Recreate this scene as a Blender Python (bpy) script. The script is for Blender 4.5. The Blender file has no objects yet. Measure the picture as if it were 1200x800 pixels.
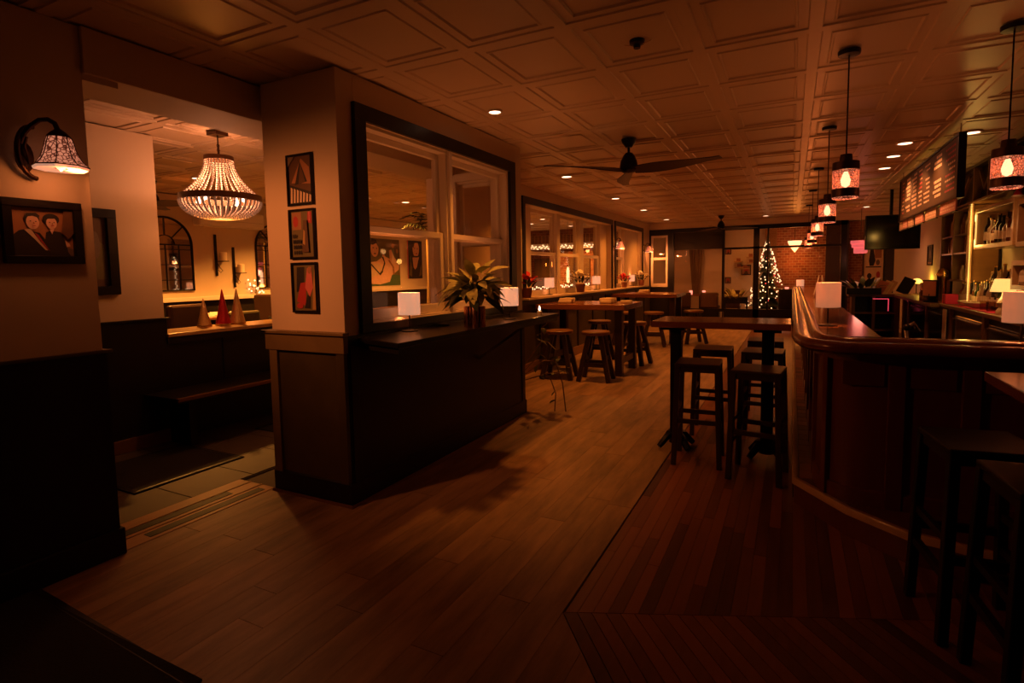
import bpy, math, random
from mathutils import Vector, Matrix
random.seed(7)
sc = bpy.context.scene
COL = sc.collection
PI = math.pi
R = math.radians
# ------------------------------------------------------------------ camera
cd = bpy.data.cameras.new('camera'); cam = bpy.data.objects.new('camera', cd); COL.objects.link(cam)
cd.sensor_width = 36.0; cd.sensor_fit = 'HORIZONTAL'; cd.lens = 640.8/1200*36; cd.shift_y = -28.8/1200
cd.clip_start = 0.02; cd.clip_end = 100
_r = Vector((0.890, 0.455, -0.017)); _u = Vector((-0.020, 0.077, 0.997)); _f = Vector((-0.455, 0.887, -0.078))
_r.normalize(); _f = (_f - _r*_f.dot(_r)).normalized(); _u = _r.cross(_f)
m3 = Matrix((_r, _u, -_f)).transposed(); cam.matrix_world = Matrix.Translation((0, 0, 1.42)) @ m3.to_4x4()
sc.camera = cam
# ------------------------------------------------------------------ world and exposure
w = bpy.data.worlds.new('night'); sc.world = w; w.use_nodes = True
w.node_tree.nodes['Background'].inputs[0].default_value = (0.02, 0.008, 0.004, 1); w.node_tree.nodes['Background'].inputs[1].default_value = 0.05
vs = sc.view_settings; sc.display_settings.display_device = 'sRGB'; vs.view_transform = 'Standard'; vs.look = 'None'; vs.gamma = 1; vs.exposure = 0.0; vs.use_curve_mapping = False
sc.cycles.use_denoising = True; sc.cycles.max_bounces = 7; sc.cycles.transparent_max_bounces = 12; sc.cycles.sample_clamp_indirect = 3.0; sc.cycles.caustics_reflective = False; sc.cycles.caustics_refractive = False
WARM = (1.0, 0.28, 0.035); PINKW = (1.0, 0.27, 0.07); LEFTW = (1.0, 0.35, 0.055); BARW = (1.0, 0.36, 0.12)
POW = dict(down=135.0, downr=62.0, near=80.0, left=600.0, back=24.0, pend=40.0, shade=9.0, sconce=52.0, chand=17.0)
# ------------------------------------------------------------------ materials
MT = {}
def mat(name, col, rough=0.5, metal=0.0, emit=None, es=0.0, noise=0.0, nscale=8.0, stretch=(1,1,1), bump=0.0, rnd=0.0, spec=0.5, trans=0.0, coat=0.0):
    m = bpy.data.materials.new(name); m.use_nodes = True; nt = m.node_tree; b = nt.nodes['Principled BSDF']
    b.inputs['Base Color'].default_value = (*col, 1); b.inputs['Roughness'].default_value = rough; b.inputs['Metallic'].default_value = metal
    b.inputs['Specular IOR Level'].default_value = spec; b.inputs['Coat Weight'].default_value = coat; b.inputs['Coat Roughness'].default_value = .12
    if trans: b.inputs['Transmission Weight'].default_value = trans
    if emit: b.inputs['Emission Color'].default_value = (*emit, 1); b.inputs['Emission Strength'].default_value = es
    if noise or rnd or bump:
        tc = nt.nodes.new('ShaderNodeTexCoord'); mp = nt.nodes.new('ShaderNodeMapping'); mp.inputs['Scale'].default_value = stretch
        oi = nt.nodes.new('ShaderNodeObjectInfo'); ad = nt.nodes.new('ShaderNodeVectorMath'); ad.operation = 'ADD'
        sca = nt.nodes.new('ShaderNodeVectorMath'); sca.operation = 'SCALE'; sca.inputs[3].default_value = 37.0
        cmb = nt.nodes.new('ShaderNodeCombineXYZ')
        for i in range(3): nt.links.new(oi.outputs['Random'], cmb.inputs[i])
        nt.links.new(cmb.outputs[0], sca.inputs[0]); nt.links.new(tc.outputs['Object'], ad.inputs[0]); nt.links.new(sca.outputs[0], ad.inputs[1])
        nt.links.new(ad.outputs[0], mp.inputs['Vector'])
        no = nt.nodes.new('ShaderNodeTexNoise'); no.inputs['Scale'].default_value = nscale; no.inputs['Detail'].default_value = 6; no.inputs['Roughness'].default_value = .62
        nt.links.new(mp.outputs[0], no.inputs['Vector'])
        # value = 1 + noise*(n-.5)*2 + rnd*(r-.5)*2
        a = nt.nodes.new('ShaderNodeMath'); a.operation = 'MULTIPLY_ADD'; a.inputs[1].default_value = 2*noise; a.inputs[2].default_value = 1-noise-rnd
        nt.links.new(no.outputs['Fac'], a.inputs[0])
        c = nt.nodes.new('ShaderNodeMath'); c.operation = 'MULTIPLY_ADD'; c.inputs[1].default_value = 2*rnd; nt.links.new(oi.outputs['Random'], c.inputs[0]); nt.links.new(a.outputs[0], c.inputs[2])
        h = nt.nodes.new('ShaderNodeHueSaturation'); h.inputs['Color'].default_value = (*col, 1); nt.links.new(c.outputs[0], h.inputs['Value'])
        nt.links.new(h.outputs[0], b.inputs['Base Color'])
        if bump:
            bp = nt.nodes.new('ShaderNodeBump'); bp.inputs['Strength'].default_value = bump; bp.inputs['Distance'].default_value = .01
            nt.links.new(no.outputs['Fac'], bp.inputs['Height']); nt.links.new(bp.outputs[0], b.inputs['Normal'])
    MT[name] = m; return m
mat('cream_wall', (.62, .50, .36), .7, noise=.06, nscale=3, bump=.08)
mat('white_trim', (.74, .64, .52), .4, noise=.04, nscale=4)
mat('tin_ceiling', (.60, .46, .33), .36, noise=.05, nscale=3, bump=.03)
mat('black_paint', (.010, .007, .005), .42, noise=.25, nscale=5, bump=.04, spec=.3)
mat('black_satin', (.007, .005, .0045), .32, noise=.2, nscale=6, spec=.3)
mat('stool_black', (.010, .006, .004), .45, noise=.3, nscale=6, spec=.25)
mat('base_paint_lit', (.17, .115, .05), .4, noise=.35, nscale=5, bump=.05)  # dark base paint made lighter, lamplight on frieze, cap and left stile put into the colour
mat('olive_paint', (.06, .043, .02), .36, noise=.5, nscale=4, bump=.05)
mat('oak_plank', (.31, .19, .10), .46, noise=1.0, nscale=2.3, stretch=(4.5, .8, 4.5), bump=.12, rnd=.16)
mat('red_oak_strip', (.17, .058, .022), .34, noise=.45, nscale=2.4, stretch=(12, .9, 12), bump=.1, rnd=.62)
mat('floor_base', (.04, .02, .01), .7, noise=.2)
mat('stone', (.082, .062, .034), .55, noise=.5, nscale=2.5, bump=.12, rnd=.18)
mat('grout', (.05, .04, .03), .9, noise=.1)
mat('door_mat', (.012, .009, .008), .95, noise=.3, nscale=90, bump=.5)
mat('mahogany', (.12, .03, .010), .3, noise=.4, nscale=3, stretch=(4, 4, .6), bump=.06, coat=.15)
mat('mahogany_rail', (.15, .035, .012), .24, noise=.35, nscale=3, stretch=(3, 3, 3), coat=.25)
mat('bar_top', (.30, .10, .04), .14, noise=.35, nscale=3, stretch=(5, .8, 5), coat=.5)
mat('table_wood', (.22, .075, .03), .22, noise=.3, nscale=3, stretch=(.8, 6, 6), coat=.3, rnd=.1)
mat('dark_wood', (.035, .017, .009), .35, noise=.3, nscale=4, stretch=(4, 4, .6))
mat('threshold_wood', (.46, .25, .12), .35, noise=.3, nscale=4, stretch=(4, .8, 4))
mat('mid_wood', (.20, .095, .035), .35, noise=.3, nscale=4, stretch=(.8, 4, 4))
mat('pale_wood', (.50, .30, .13), .3, noise=.2, nscale=5, stretch=(4, 1, 4), coat=.3)
mat('black_metal', (.012, .010, .009), .35, .6, noise=.15)
mat('bronze', (.07, .035, .018), .38, .8, noise=.3, nscale=14)
mat('copper', (.75, .33, .16), .2, 1.0, noise=.06)
mat('brass', (.65, .42, .14), .25, 1.0, noise=.06)
mat('steel', (.45, .42, .38), .25, 1.0, noise=.05)
mat('lamp_shade', (.8, .66, .52), .8, emit=(.74, .40, .25), es=.60, noise=.03, nscale=40)
mat('lamp_shade_dim', (.75, .55, .40), .8, emit=(.60, .26, .13), es=.40, noise=.03, nscale=40)
mat('bulb', (1, .8, .6), .4, emit=(1, .66, .42), es=6.0)
mat('bulb_soft', (1, .8, .6), .4, emit=(1, .48, .24), es=2.2)
mat('downlight_lens', (1, .85, .7), .4, emit=(1, .62, .38), es=4.5)
mat('fairy', (1, .8, .5), .4, emit=(1, .62, .34), es=2.4)
mat('rope_light', (1, .8, .4), .4, emit=(1, .60, .16), es=1.0)
mat('bead', (.72, .60, .52), .35, emit=(.8, .36, .20), es=.10, noise=.05)
mat('pink_glow', (.8, .2, .25), .6, emit=(.8, .13, .13), es=.75, noise=.05)
mat('red_glow', (.7, .05, .08), .5, emit=(1, .08, .08), es=1.2)
mat('candle_glow', (.8, .15, .12), .5, emit=(1, .30, .20), es=1.6)
mat('neon_pink', (.8, .1, .2), .5, emit=(1, .07, .12), es=.7)
mat('wax', (.8, .66, .5), .5, noise=.05)
mat('gold_glitter', (.55, .36, .16), .35, .6, noise=.5, nscale=90, bump=.6)
mat('red_glitter', (.42, .008, .018), .35, .5, noise=.6, nscale=90, bump=.6)
mat('leather_brown', (.07, .032, .018), .45, noise=.25, nscale=10, bump=.1)
mat('leather_tan', (.25, .10, .05), .5, noise=.15, nscale=10, bump=.1)
mat('fabric_olive', (.10, .085, .035), .85, noise=.15, nscale=30, bump=.2)
mat('leaf_variegated', (.42, .42, .16), .45, noise=1.0, nscale=16, stretch=(1.6, 1, 1.6))
mat('leaf_green', (.07, .10, .025), .45, noise=.35, nscale=12)
mat('leaf_dark', (.02, .03, .012), .5, noise=.3, nscale=12)
mat('petal_white', (.88, .80, .66), .6, noise=.1)
mat('petal_red', (.5, .015, .025), .6, noise=.2)
mat('terracotta', (.28, .10, .05), .7, noise=.15)
mat('stem', (.20, .13, .05), .6, noise=.2)
mat('soil', (.02, .013, .009), .9, noise=.3)
mat('white_ceramic', (.72, .62, .50), .25, noise=.05)
mat('plastic_white', (.80, .74, .64), .25, noise=.03)
mat('linen', (.70, .58, .46), .85, noise=.08, nscale=30)
mat('screen_dark', (.012, .009, .009), .12, noise=.1)
mat('red_cloth', (.45, .01, .015), .8, noise=.15, nscale=30)
mat('pink_mat', (.75, .025, .13), .6, noise=.1)
mat('card_tan', (.60, .36, .22), .6, noise=.2, nscale=12)
mat('card_pink', (.68, .28, .22), .6, noise=.2, nscale=12)
mat('chalkboard', (.085, .045, .02), .6, noise=.35, nscale=3)
mat('chalk', (.85, .60, .42), .8, noise=.2, nscale=60)
mat('chalk_pink', (.55, .10, .10), .8, noise=.3, nscale=60)
mat('curtain', (.35, .24, .14), .85, noise=.15, nscale=4, stretch=(6, 6, .3))
mat('glass_dark', (.02, .012, .008), .08, noise=.1, spec=.6)
mat('bottle_amber', (.12, .035, .008), .08, noise=.2, spec=.6)
mat('bottle_pale', (.45, .32, .2), .12, noise=.1, spec=.6)
mat('bottle_green', (.03, .045, .012), .08, noise=.1, spec=.6)
mat('label_paper', (.75, .60, .42), .6, noise=.2, nscale=30)
for n, c in dict(ink_black=(.015, .01, .01), ink_skin=(.74, .46, .36), ink_tan=(.34, .15, .07), ink_red=(.38, .03, .03), ink_pink=(.6, .15, .15), ink_green=(.06, .13, .06), ink_olive=(.14, .11, .04), ink_white=(.66, .50, .36), ink_grey=(.16, .11, .08), ink_brown=(.10, .045, .02), ink_gold=(.42, .24, .08)).items():
    mat(n, c, .5, noise=.18, nscale=14)
def glassmat(name, tint=(1, .97, .93), gl=.10):
    m = bpy.data.materials.new(name); m.use_nodes = True; nt = m.node_tree; nt.nodes.clear()
    o = nt.nodes.new('ShaderNodeOutputMaterial'); t = nt.nodes.new('ShaderNodeBsdfTransparent'); t.inputs[0].default_value = (*tint, 1)
    g = nt.nodes.new('ShaderNodeBsdfGlossy'); g.inputs['Roughness'].default_value = .02
    fr = nt.nodes.new('ShaderNodeFresnel'); fr.inputs[0].default_value = 1.45
    mx = nt.nodes.new('ShaderNodeMixShader'); ge = nt.nodes.new('ShaderNodeNewGeometry'); inv = nt.nodes.new('ShaderNodeMath'); inv.operation = 'SUBTRACT'; inv.inputs[0].default_value = 1.0; nt.links.new(ge.outputs['Backfacing'], inv.inputs[1]); mul = nt.nodes.new('ShaderNodeMath'); mul.operation = 'MULTIPLY'; nt.links.new(fr.outputs[0], mul.inputs[0]); nt.links.new(inv.outputs[0], mul.inputs[1]); nt.links.new(mul.outputs[0], mx.inputs[0]); nt.links.new(t.outputs[0], mx.inputs[1]); nt.links.new(g.outputs[0], mx.inputs[2]); nt.links.new(mx.outputs[0], o.inputs[0]); MT[name] = m
glassmat('pane_glass'); glassmat('clear_glass', (.9, .82, .72))
def mirrormat():
    m = mat('mirror', (.55, .48, .42), .03, 1.0); return m
mirrormat()
def brickmat(name, scale):
    m = bpy.data.materials.new(name); m.use_nodes = True; nt = m.node_tree; b = nt.nodes['Principled BSDF']; b.inputs['Roughness'].default_value = .8
    tc = nt.nodes.new('ShaderNodeTexCoord'); sp = nt.nodes.new('ShaderNodeSeparateXYZ'); cb = nt.nodes.new('ShaderNodeCombineXYZ')
    nt.links.new(tc.outputs['Object'], sp.inputs[0]); nt.links.new(sp.outputs[0], cb.inputs[0]); nt.links.new(sp.outputs[2], cb.inputs[1])
    br = nt.nodes.new('ShaderNodeTexBrick'); br.inputs['Scale'].default_value = scale; br.inputs['Mortar Size'].default_value = .018
    br.inputs['Color1'].default_value = (.30, .10, .05, 1); br.inputs['Color2'].default_value = (.17, .05, .025, 1); br.inputs['Mortar'].default_value = (.36, .25, .17, 1)
    nt.links.new(cb.outputs[0], br.inputs['Vector']); nt.links.new(br.outputs['Color'], b.inputs['Base Color'])
    bp = nt.nodes.new('ShaderNodeBump'); bp.inputs['Strength'].default_value = .6; bp.inputs['Distance'].default_value = .01; bp.invert = True
    nt.links.new(br.outputs['Fac'], bp.inputs['Height']); nt.links.new(bp.outputs[0], b.inputs['Normal']); MT[name] = m
brickmat('brick', 3.6)
def patternglow(name):
    # pierced / mosaic glass of lit shades: glowing cells with dark leading
    m = bpy.data.materials.new(name); m.use_nodes = True; nt = m.node_tree; b = nt.nodes['Principled BSDF']; b.inputs['Roughness'].default_value = .4
    tc = nt.nodes.new('ShaderNodeTexCoord'); vo = nt.nodes.new('ShaderNodeTexVoronoi'); vo.feature = 'DISTANCE_TO_EDGE'; vo.inputs['Scale'].default_value = 62
    nt.links.new(tc.outputs['Object'], vo.inputs['Vector'])
    rp = nt.nodes.new('ShaderNodeValToRGB'); rp.color_ramp.elements[0].position = .05; rp.color_ramp.elements[0].color = (.10, .018, .008, 1)
    rp.color_ramp.elements[1].position = .16; rp.color_ramp.elements[1].color = (.80, .26, .14, 1)
    nt.links.new(vo.outputs['Distance'], rp.inputs[0]); nt.links.new(rp.outputs[0], b.inputs['Base Color']); nt.links.new(rp.outputs[0], b.inputs['Emission Color']); b.inputs['Emission Strength'].default_value = .75
    MT[name] = m
def seethrough(name, f):
    # lit shades let part of the lamp's light out
    nt = MT[name].node_tree; o = nt.nodes['Material Output']; b = nt.nodes['Principled BSDF']; t = nt.nodes.new('ShaderNodeBsdfTransparent'); t.inputs[0].default_value = (1, .8, .6, 1)
    x = nt.nodes.new('ShaderNodeMixShader'); x.inputs[0].default_value = f; nt.links.new(b.outputs[0], x.inputs[1]); nt.links.new(t.outputs[0], x.inputs[2]); nt.links.new(x.outputs[0], o.inputs[0])
patternglow('mosaic_glass'); patternglow('jar_glass')
MT['jar_glass'].node_tree.nodes['Principled BSDF'].inputs['Emission Strength'].default_value = .62
MT['jar_glass'].node_tree.nodes['Voronoi Texture'].inputs['Scale'].default_value = 75
seethrough('jar_glass', .3); seethrough('lamp_shade', .12); seethrough('lamp_shade_dim', .12)
# ------------------------------------------------------------------ mesh helpers
class M:
    def __init__(s): s.v = []; s.f = []; s.mi = []; s.c = 0
    def add(s, vs, fs):
        n = len(s.v); s.v += [tuple(x) for x in vs]; s.f += [tuple(n+i for i in q) for q in fs]; s.mi += [s.c]*len(fs); return s
    def box(s, x0, x1, y0, y1, z0, z1):
        return s.add([(x, y, z) for z in (z0, z1) for y in (y0, y1) for x in (x0, x1)], [(0,2,3,1),(4,5,7,6),(0,1,5,4),(2,6,7,3),(0,4,6,2),(1,3,7,5)])
    def cb(s, c, d, rz=0.0, rx=0.0):
        q = Matrix.Rotation(rz, 3, 'Z') @ Matrix.Rotation(rx, 3, 'X'); c = Vector(c)
        vs = [c + q @ Vector((x*d[0]/2, y*d[1]/2, z*d[2]/2)) for z in (-1, 1) for y in (-1, 1) for x in (-1, 1)]
        return s.add(vs, [(0,2,3,1),(4,5,7,6),(0,1,5,4),(2,6,7,3),(0,4,6,2),(1,3,7,5)])
    def bar(s, p, q, w, h, up=(0, 0, 1)):
        p = Vector(p); q = Vector(q); d = (q-p).normalized(); u = Vector(up)
        if abs(d.dot(u)) > .99: u = Vector((1, 0, 0))
        a = d.cross(u).normalized(); b = a.cross(d)
        vs = [o + a*i*w/2 + b*j*h/2 for o in (p, q) for i, j in ((-1,-1),(1,-1),(1,1),(-1,1))]
        return s.add(vs, [(3,2,1,0),(4,5,6,7),(0,1,5,4),(1,2,6,5),(2,3,7,6),(3,0,4,7)])
    def tube(s, pts, r, n=8, closed=False):
        pts = [Vector(p) for p in pts]; k = len(pts); rr = r if isinstance(r, (list, tuple)) else [r]*k; vs = []; pa = None
        for i, p in enumerate(pts):
            if closed: d = pts[(i+1) % k]-pts[i-1]
            else: d = pts[min(i+1, k-1)]-pts[max(i-1, 0)]
            d.normalize()
            if pa is None: pa = d.orthogonal().normalized()
            a = (pa - d*pa.dot(d)); a = a.normalized() if a.length > 1e-6 else d.orthogonal().normalized(); pa = a; b = d.cross(a)
            vs += [p + (a*math.cos(2*PI*j/n)+b*math.sin(2*PI*j/n))*rr[i] for j in range(n)]
        fs = [(i*n+j, i*n+(j+1) % n, ((i+1) % k)*n+(j+1) % n, ((i+1) % k)*n+j) for i in range(k if closed else k-1) for j in range(n)]
        if not closed: fs += [tuple(range(n-1, -1, -1)), tuple((k-1)*n+j for j in range(n))]
        return s.add(vs, fs)
    def lathe(s, prof, n=20, c=(0, 0, 0), sx=1, sy=1, a0=0.0, cap=True):
        vs = []; k = len(prof)
        for r_, z_ in prof: vs += [(c[0]+sx*r_*math.cos(a0+2*PI*j/n), c[1]+sy*r_*math.sin(a0+2*PI*j/n), c[2]+z_) for j in range(n)]
        fs = [(i*n+j, i*n+(j+1) % n, (i+1)*n+(j+1) % n, (i+1)*n+j) for i in range(k-1) for j in range(n)]
        if prof[0] == prof[-1]: cap = False
        if cap and prof[0][0] > 1e-5: fs.append(tuple(range(n-1, -1, -1)))
        if cap and prof[-1][0] > 1e-5: fs.append(tuple((k-1)*n+j for j in range(n)))
        return s.add(vs, fs)
    def prism(s, poly, z0, z1):
        n = len(poly); a = sum(poly[i][0]*poly[(i+1) % n][1]-poly[(i+1) % n][0]*poly[i][1] for i in range(n))
        if a < 0: poly = poly[::-1]
        return s.add([(x, y, z0) for x, y in poly]+[(x, y, z1) for x, y in poly], [tuple(range(n-1, -1, -1)), tuple(range(n, 2*n))]+[(i, (i+1) % n, n+(i+1) % n, n+i) for i in range(n)])
    def sweep(s, path, prof):
        # path in plan; prof = closed loop of (offset to the left of travel, z)
        k = len(path); n = len(prof); P = [Vector(p) for p in path]; vs = []
        for i in range(k):
            d1 = (P[i]-P[i-1]).normalized() if i else None; d2 = (P[i+1]-P[i]).normalized() if i < k-1 else None
            d1 = d1 or d2; d2 = d2 or d1; n1 = Vector((-d1.y, d1.x)); n2 = Vector((-d2.y, d2.x)); m = (n1+n2).normalized(); m /= max(.4, m.dot(n1))
            vs += [(P[i].x+m.x*o, P[i].y+m.y*o, z) for o, z in prof]
        fs = [(i*n+j, (i+1)*n+j, (i+1)*n+(j+1) % n, i*n+(j+1) % n) for i in range(k-1) for j in range(n)]
        fs += [tuple(range(n)), tuple((k-1)*n+j for j in range(n-1, -1, -1))]
        return s.add(vs, fs)
    def ball(s, c, r, n=8, k=5, sz=1):
        return s.lathe([(max(1e-6, r*math.sin(PI*i/k)), -r*sz*math.cos(PI*i/k)) for i in range(k+1)], n, c)
    def obj(s, name, mats, parent=None, smooth=None, bevel=0.0, loc=None, rz=None, seg=2):
        if isinstance(mats, str): mats = [mats]
        me = bpy.data.meshes.new(name); me.from_pydata(s.v, [], s.f)
        for q in mats: me.materials.append(MT[q])
        if len(mats) > 1: me.polygons.foreach_set('material_index', s.mi)
        if smooth is not None:
            me.polygons.foreach_set('use_smooth', [True]*len(me.polygons)); me.set_sharp_from_angle(angle=R(smooth))
        me.update(); o = bpy.data.objects.new(name, me); COL.objects.link(o)
        if parent is not None: o.parent = parent
        if loc: o.location = loc
        if rz is not None: o.rotation_euler.z = rz
        if bevel:
            b = o.modifiers.new('bevel', 'BEVEL'); b.width = bevel; b.segments = seg; b.limit_method = 'ANGLE'; b.angle_limit = R(35)
        return o
def tag(o, label=None, cat=None, group=None, kind=None):
    if label: o['label'] = label
    if cat: o['category'] = cat
    if group: o['group'] = group
    if kind: o['kind'] = kind
    return o
def thing(name, label, cat, loc=(0, 0, 0), rz=0.0, group=None):
    o = bpy.data.objects.new(name, None); o.empty_display_size = .05; COL.objects.link(o); o.location = loc; o.rotation_euler.z = rz
    return tag(o, label, cat, group)
def struct(name, label=None):
    o = bpy.data.objects.new(name, None); o.empty_display_size = .05; COL.objects.link(o); return tag(o, label, None, None, 'structure')
def st(m, name, mats, label=None, **k): return tag(m.obj(name, mats, **k), label, None, None, 'structure')
def copy_tree(o, loc, rz, label=None):
    def cp(a, p):
        c = a.copy(); COL.objects.link(c)
        if p is not None: c.parent = p
        for ch in a.children: cp(ch, c)
        return c
    c = cp(o, None); c.location = loc; c.rotation_euler.z = rz
    if label: c['label'] = label
    return c
def light(kind, parent, loc, power, color, size=.05, spot=None, blend=.6, rot=None, name='bulb_light', aim=None):
    l = bpy.data.lights.new(name, kind); l.energy = power; l.color = color
    if kind in ('POINT', 'SPOT'): l.shadow_soft_size = size
    if spot: l.spot_size = R(spot); l.spot_blend = blend
    o = bpy.data.objects.new(name, l); COL.objects.link(o); o.parent = parent; o.location = loc
    if rot: o.rotation_euler = rot
    if aim: o.rotation_euler = Vector(aim).to_track_quat('-Z', 'Y').to_euler()
    return o
def flat_art(parent, fr, shapes, mats, name='picture', step=.0006):
    # a flat print: fr(u, v, h) -> point; shapes = [(mat index, polygon in 0..1)], layered a fraction of a millimetre apart
    m = M()
    for i, (k, poly) in enumerate(shapes):
        m.c = k; m.add([fr(u, v, i*step) for u, v in poly], [tuple(range(len(poly)))])
    return m.obj(name, mats, parent)
def ell(cx, cy, rx, ry, n=18): return [(cx+rx*math.cos(2*PI*i/n), cy+ry*math.sin(2*PI*i/n)) for i in range(n)]
FULL = [(0, 0), (1, 0), (1, 1), (0, 1)]
# ------------------------------------------------------------------ setting: floors
CE = 2.65
floor = st(M().box(-8.3, 2.4, -1.6, 17.3, -.12, -.014), 'floor', 'floor_base', 'wooden floor of the bar room')
pl = []
def yb(x): return 2.04 - (x+.83)*1.266          # mitre line where the oak boards meet the slanted strips
def ys(x): return 2.04 + (x+.83)*.436           # seam that starts the straight strips
rw_ = .1513
far = M()
for i in range(-2, 20):
    x0 = -3.10 + i*rw_; x1 = x0 + rw_ - .0016; y = .55 + random.random()*-1.2
    if i < 0: y = 4.95
    lim = 14.5 if x1 < -.83 else None
    while True:
        y1 = y + random.uniform(1.15, 2.1)
        if lim is None:
            if yb(x0) < .3: break
            ya = min(y1, yb(x0)); yc = min(y1, yb(x1))
            if max(y, -.3) < min(ya, yc): pl.append(('plank', [(x0, max(y, -.3)), (x1, max(y, -.3)), (x1, yc-.002), (x0, ya-.002)], 'oak_plank'))
            if y1 >= yb(x0): break
        else:
            y1 = min(y1, lim)
            if y > 8.5: far.prism([(x0, y), (x1, y), (x1, y1-.003), (x0, y1-.003)], -.014, 0)
            elif y1 > .4: pl.append(('plank', [(x0, max(y, .3)), (x1, max(y, .3)), (x1, y1-.003), (x0, y1-.003)], 'oak_plank'))
            if y1 >= lim: break
        y = y1
sw = .0573; far2 = M()
for i in range(54):
    x0 = -.83 + i*sw + (.009 if i == 0 else 0); x1 = -.83 + (i+1)*sw - .0015; top = 14.5 if x0 < .0 else 3.75
    a0, a1 = ys(x0)+.003, ys(x1)+.003; y = a0 - random.random()*.5
    if x0 >= .0:
        pl.append(('strip', [(x0, a0), (x1, a1), (x1, top), (x0, top)], 'red_oak_strip')); continue
    while y < top:
        y1 = min(y + random.uniform(.55, 1.5), top)
        if y1 > a1+.05:
            q = [(x0, max(y, a0)), (x1, max(y, a1)), (x1, y1-.002), (x0, y1-.002)]
            if y > 6.2: far2.prism(q, -.014, 0)
            else: pl.append(('strip', q, 'red_oak_strip'))
        y = y1
dv = Vector((.62, -.785)).normalized(); nv = Vector((.785, .62)).normalized(); sv = Vector((.917, .4)).normalized()
def onseam(o):
    # o*nv + t*dv on the seam line
    t = -(o*(nv.x*sv.y-nv.y*sv.x))/(dv.x*sv.y-dv.y*sv.x); return Vector((-.83, 2.04)) + nv*o + dv*t
for i in range(30):
    p = onseam(i*sw+.003); q = onseam((i+1)*sw); L = 1.9
    pl.append(('strip', [tuple(p), tuple(q), tuple(q+dv*L), tuple(p+dv*L)], 'red_oak_strip'))
for n, poly, mm in pl:
    M().prism(poly, -.014, 0).obj(n, mm, floor)
tag(far.obj('floorboards', 'oak_plank', floor), kind='stuff'); tag(far2.obj('floor_strips', 'red_oak_strip', floor), kind='stuff')
M().box(-3.5, 2.3, 14.5, 17.2, -.014, -.001).obj('floorboards', 'oak_plank', floor)
fl = st(M().box(-8.0, -3.45, -1.5, 14.5, -.014, -.006), 'floor_left', 'grout', 'stone floor of the dining room')
for i in range(4):
    for j in range(8):
        x0 = -3.46-(i+1)*.46; y0 = .75+j*.46+(.23 if i % 2 else 0)
        M().box(x0, x0+.455, y0, y0+.455, -.006, random.uniform(-.0005, .0012)).obj('tile', 'stone', fl, bevel=.002, seg=1)
t = struct('threshold', 'wooden doorway threshold between stone and oak floors'); t['kind'] = 'structure'; t.name = 'trim_1'
M().box(-3.46, -3.10, 1.5, 2.475, -.012, .004).obj('threshold_board', 'threshold_wood', t, bevel=.003)
for x, y0, y1 in ((-3.30, 1.62, 2.28), (-3.165, 1.68, 2.42)):
    M().box(x-.032, x+.032, y0, y1, .002, .0065).obj('brush_strip', 'black_paint', t)
M().box(-3.352, -3.34, 1.5, 2.475, .002, .008).obj('threshold_edge', 'pale_wood', t); M().box(-3.238, -3.226, 1.5, 2.475, .002, .008).obj('threshold_edge', 'pale_wood', t)
# ------------------------------------------------------------------ ceilings
ceil = st(M().box(-8.3, 2.4, -1.6, 17.3, CE+.03, CE+.10), 'ceiling', 'tin_ceiling', 'pressed tin ceiling over the bar room')
def tilemesh(tx, ty):
    m = M(); pr = [(.0, .0), (.030, .0), (.036, .008), (.078, .008), (.084, .001), (.090, .001), (.098, .011)]
    vs = []
    for a, h in pr: vs += [(a, a, h), (tx-a, a, h), (tx-a, ty-a, h), (a, ty-a, h)]
    fs = [(i*4+j, (i+1)*4+j, (i+1)*4+(j+1) % 4, i*4+(j+1) % 4) for i in range(len(pr)-1) for j in range(4)]+[tuple(len(pr)*4-4+j for j in (3, 2, 1, 0))]
    return m.add(vs, fs)
TX, TY = .57, .66
tm = tilemesh(TX, TY).obj('ceiling_tile', 'tin_ceiling', ceil); tm.location = (.08-6*TX, 4.0-5*TY, CE)
for i in range(-6, 4):
    for j in range(-5, 16):
        if (i, j) == (-6, -5): continue
        c = tm.copy(); COL.objects.link(c); c.location = (.08+i*TX, 4.0+j*TY, CE)
cl = st(M().box(-8.2, -3.36, -1.5, 14.6, CE+.024, CE+.032), 'ceiling_left', 'tin_ceiling', 'pressed tin ceiling over the dining room')
rest = M(); t0 = tilemesh(TX, TY)
for i in range(8):
    for j in range(-4, 16):
        lx, ly = .08-(i+7)*TX, 4.0+j*TY
        if j < 6:
            c = tm.copy(); COL.objects.link(c); c.parent = cl; c.location = (lx, ly, CE)
        else: rest.add([(x+lx, y+ly, z+CE) for x, y, z in t0.v], t0.f)
tag(rest.obj('ceiling_tiles', 'tin_ceiling', cl), kind='stuff')
# ------------------------------------------------------------------ walls
wl = st(M().box(-3.48, -3.10, -1.5, 1.5, 0, CE), 'wall_left', 'cream_wall', 'cream pier with black wainscot at the left', bevel=.004)
M().box(-3.492, -3.088, -1.5, 1.512, .12, 1.058).obj('wainscot', 'black_paint', wl); M().box(-3.50, -3.075, -1.5, 1.535, 1.058, 1.074).obj('wainscot_cap', 'olive_paint', wl, bevel=.003)
M().box(-3.50, -3.072, -1.5, 1.53, 0, .14).obj('baseboard', 'black_paint', wl, bevel=.006)
hb = st(M().box(-3.5, -3.08, 1.5, 4.93, 2.43, CE), 'trim_2', 'cream_wall', 'boxed beam over the dining room opening', bevel=.004)
M().box(-3.48, -3.10, 1.5, 1.66, 2.40, 2.43).obj('beam_bracket', 'cream_wall', hb)
wc = struct('wall_center', 'cream pillar and window wall with black panelled base')
M().box(-3.05, -2.41, 2.475, 2.62, 0, CE).obj('pillar', 'cream_wall', wc, bevel=.004)
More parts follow.
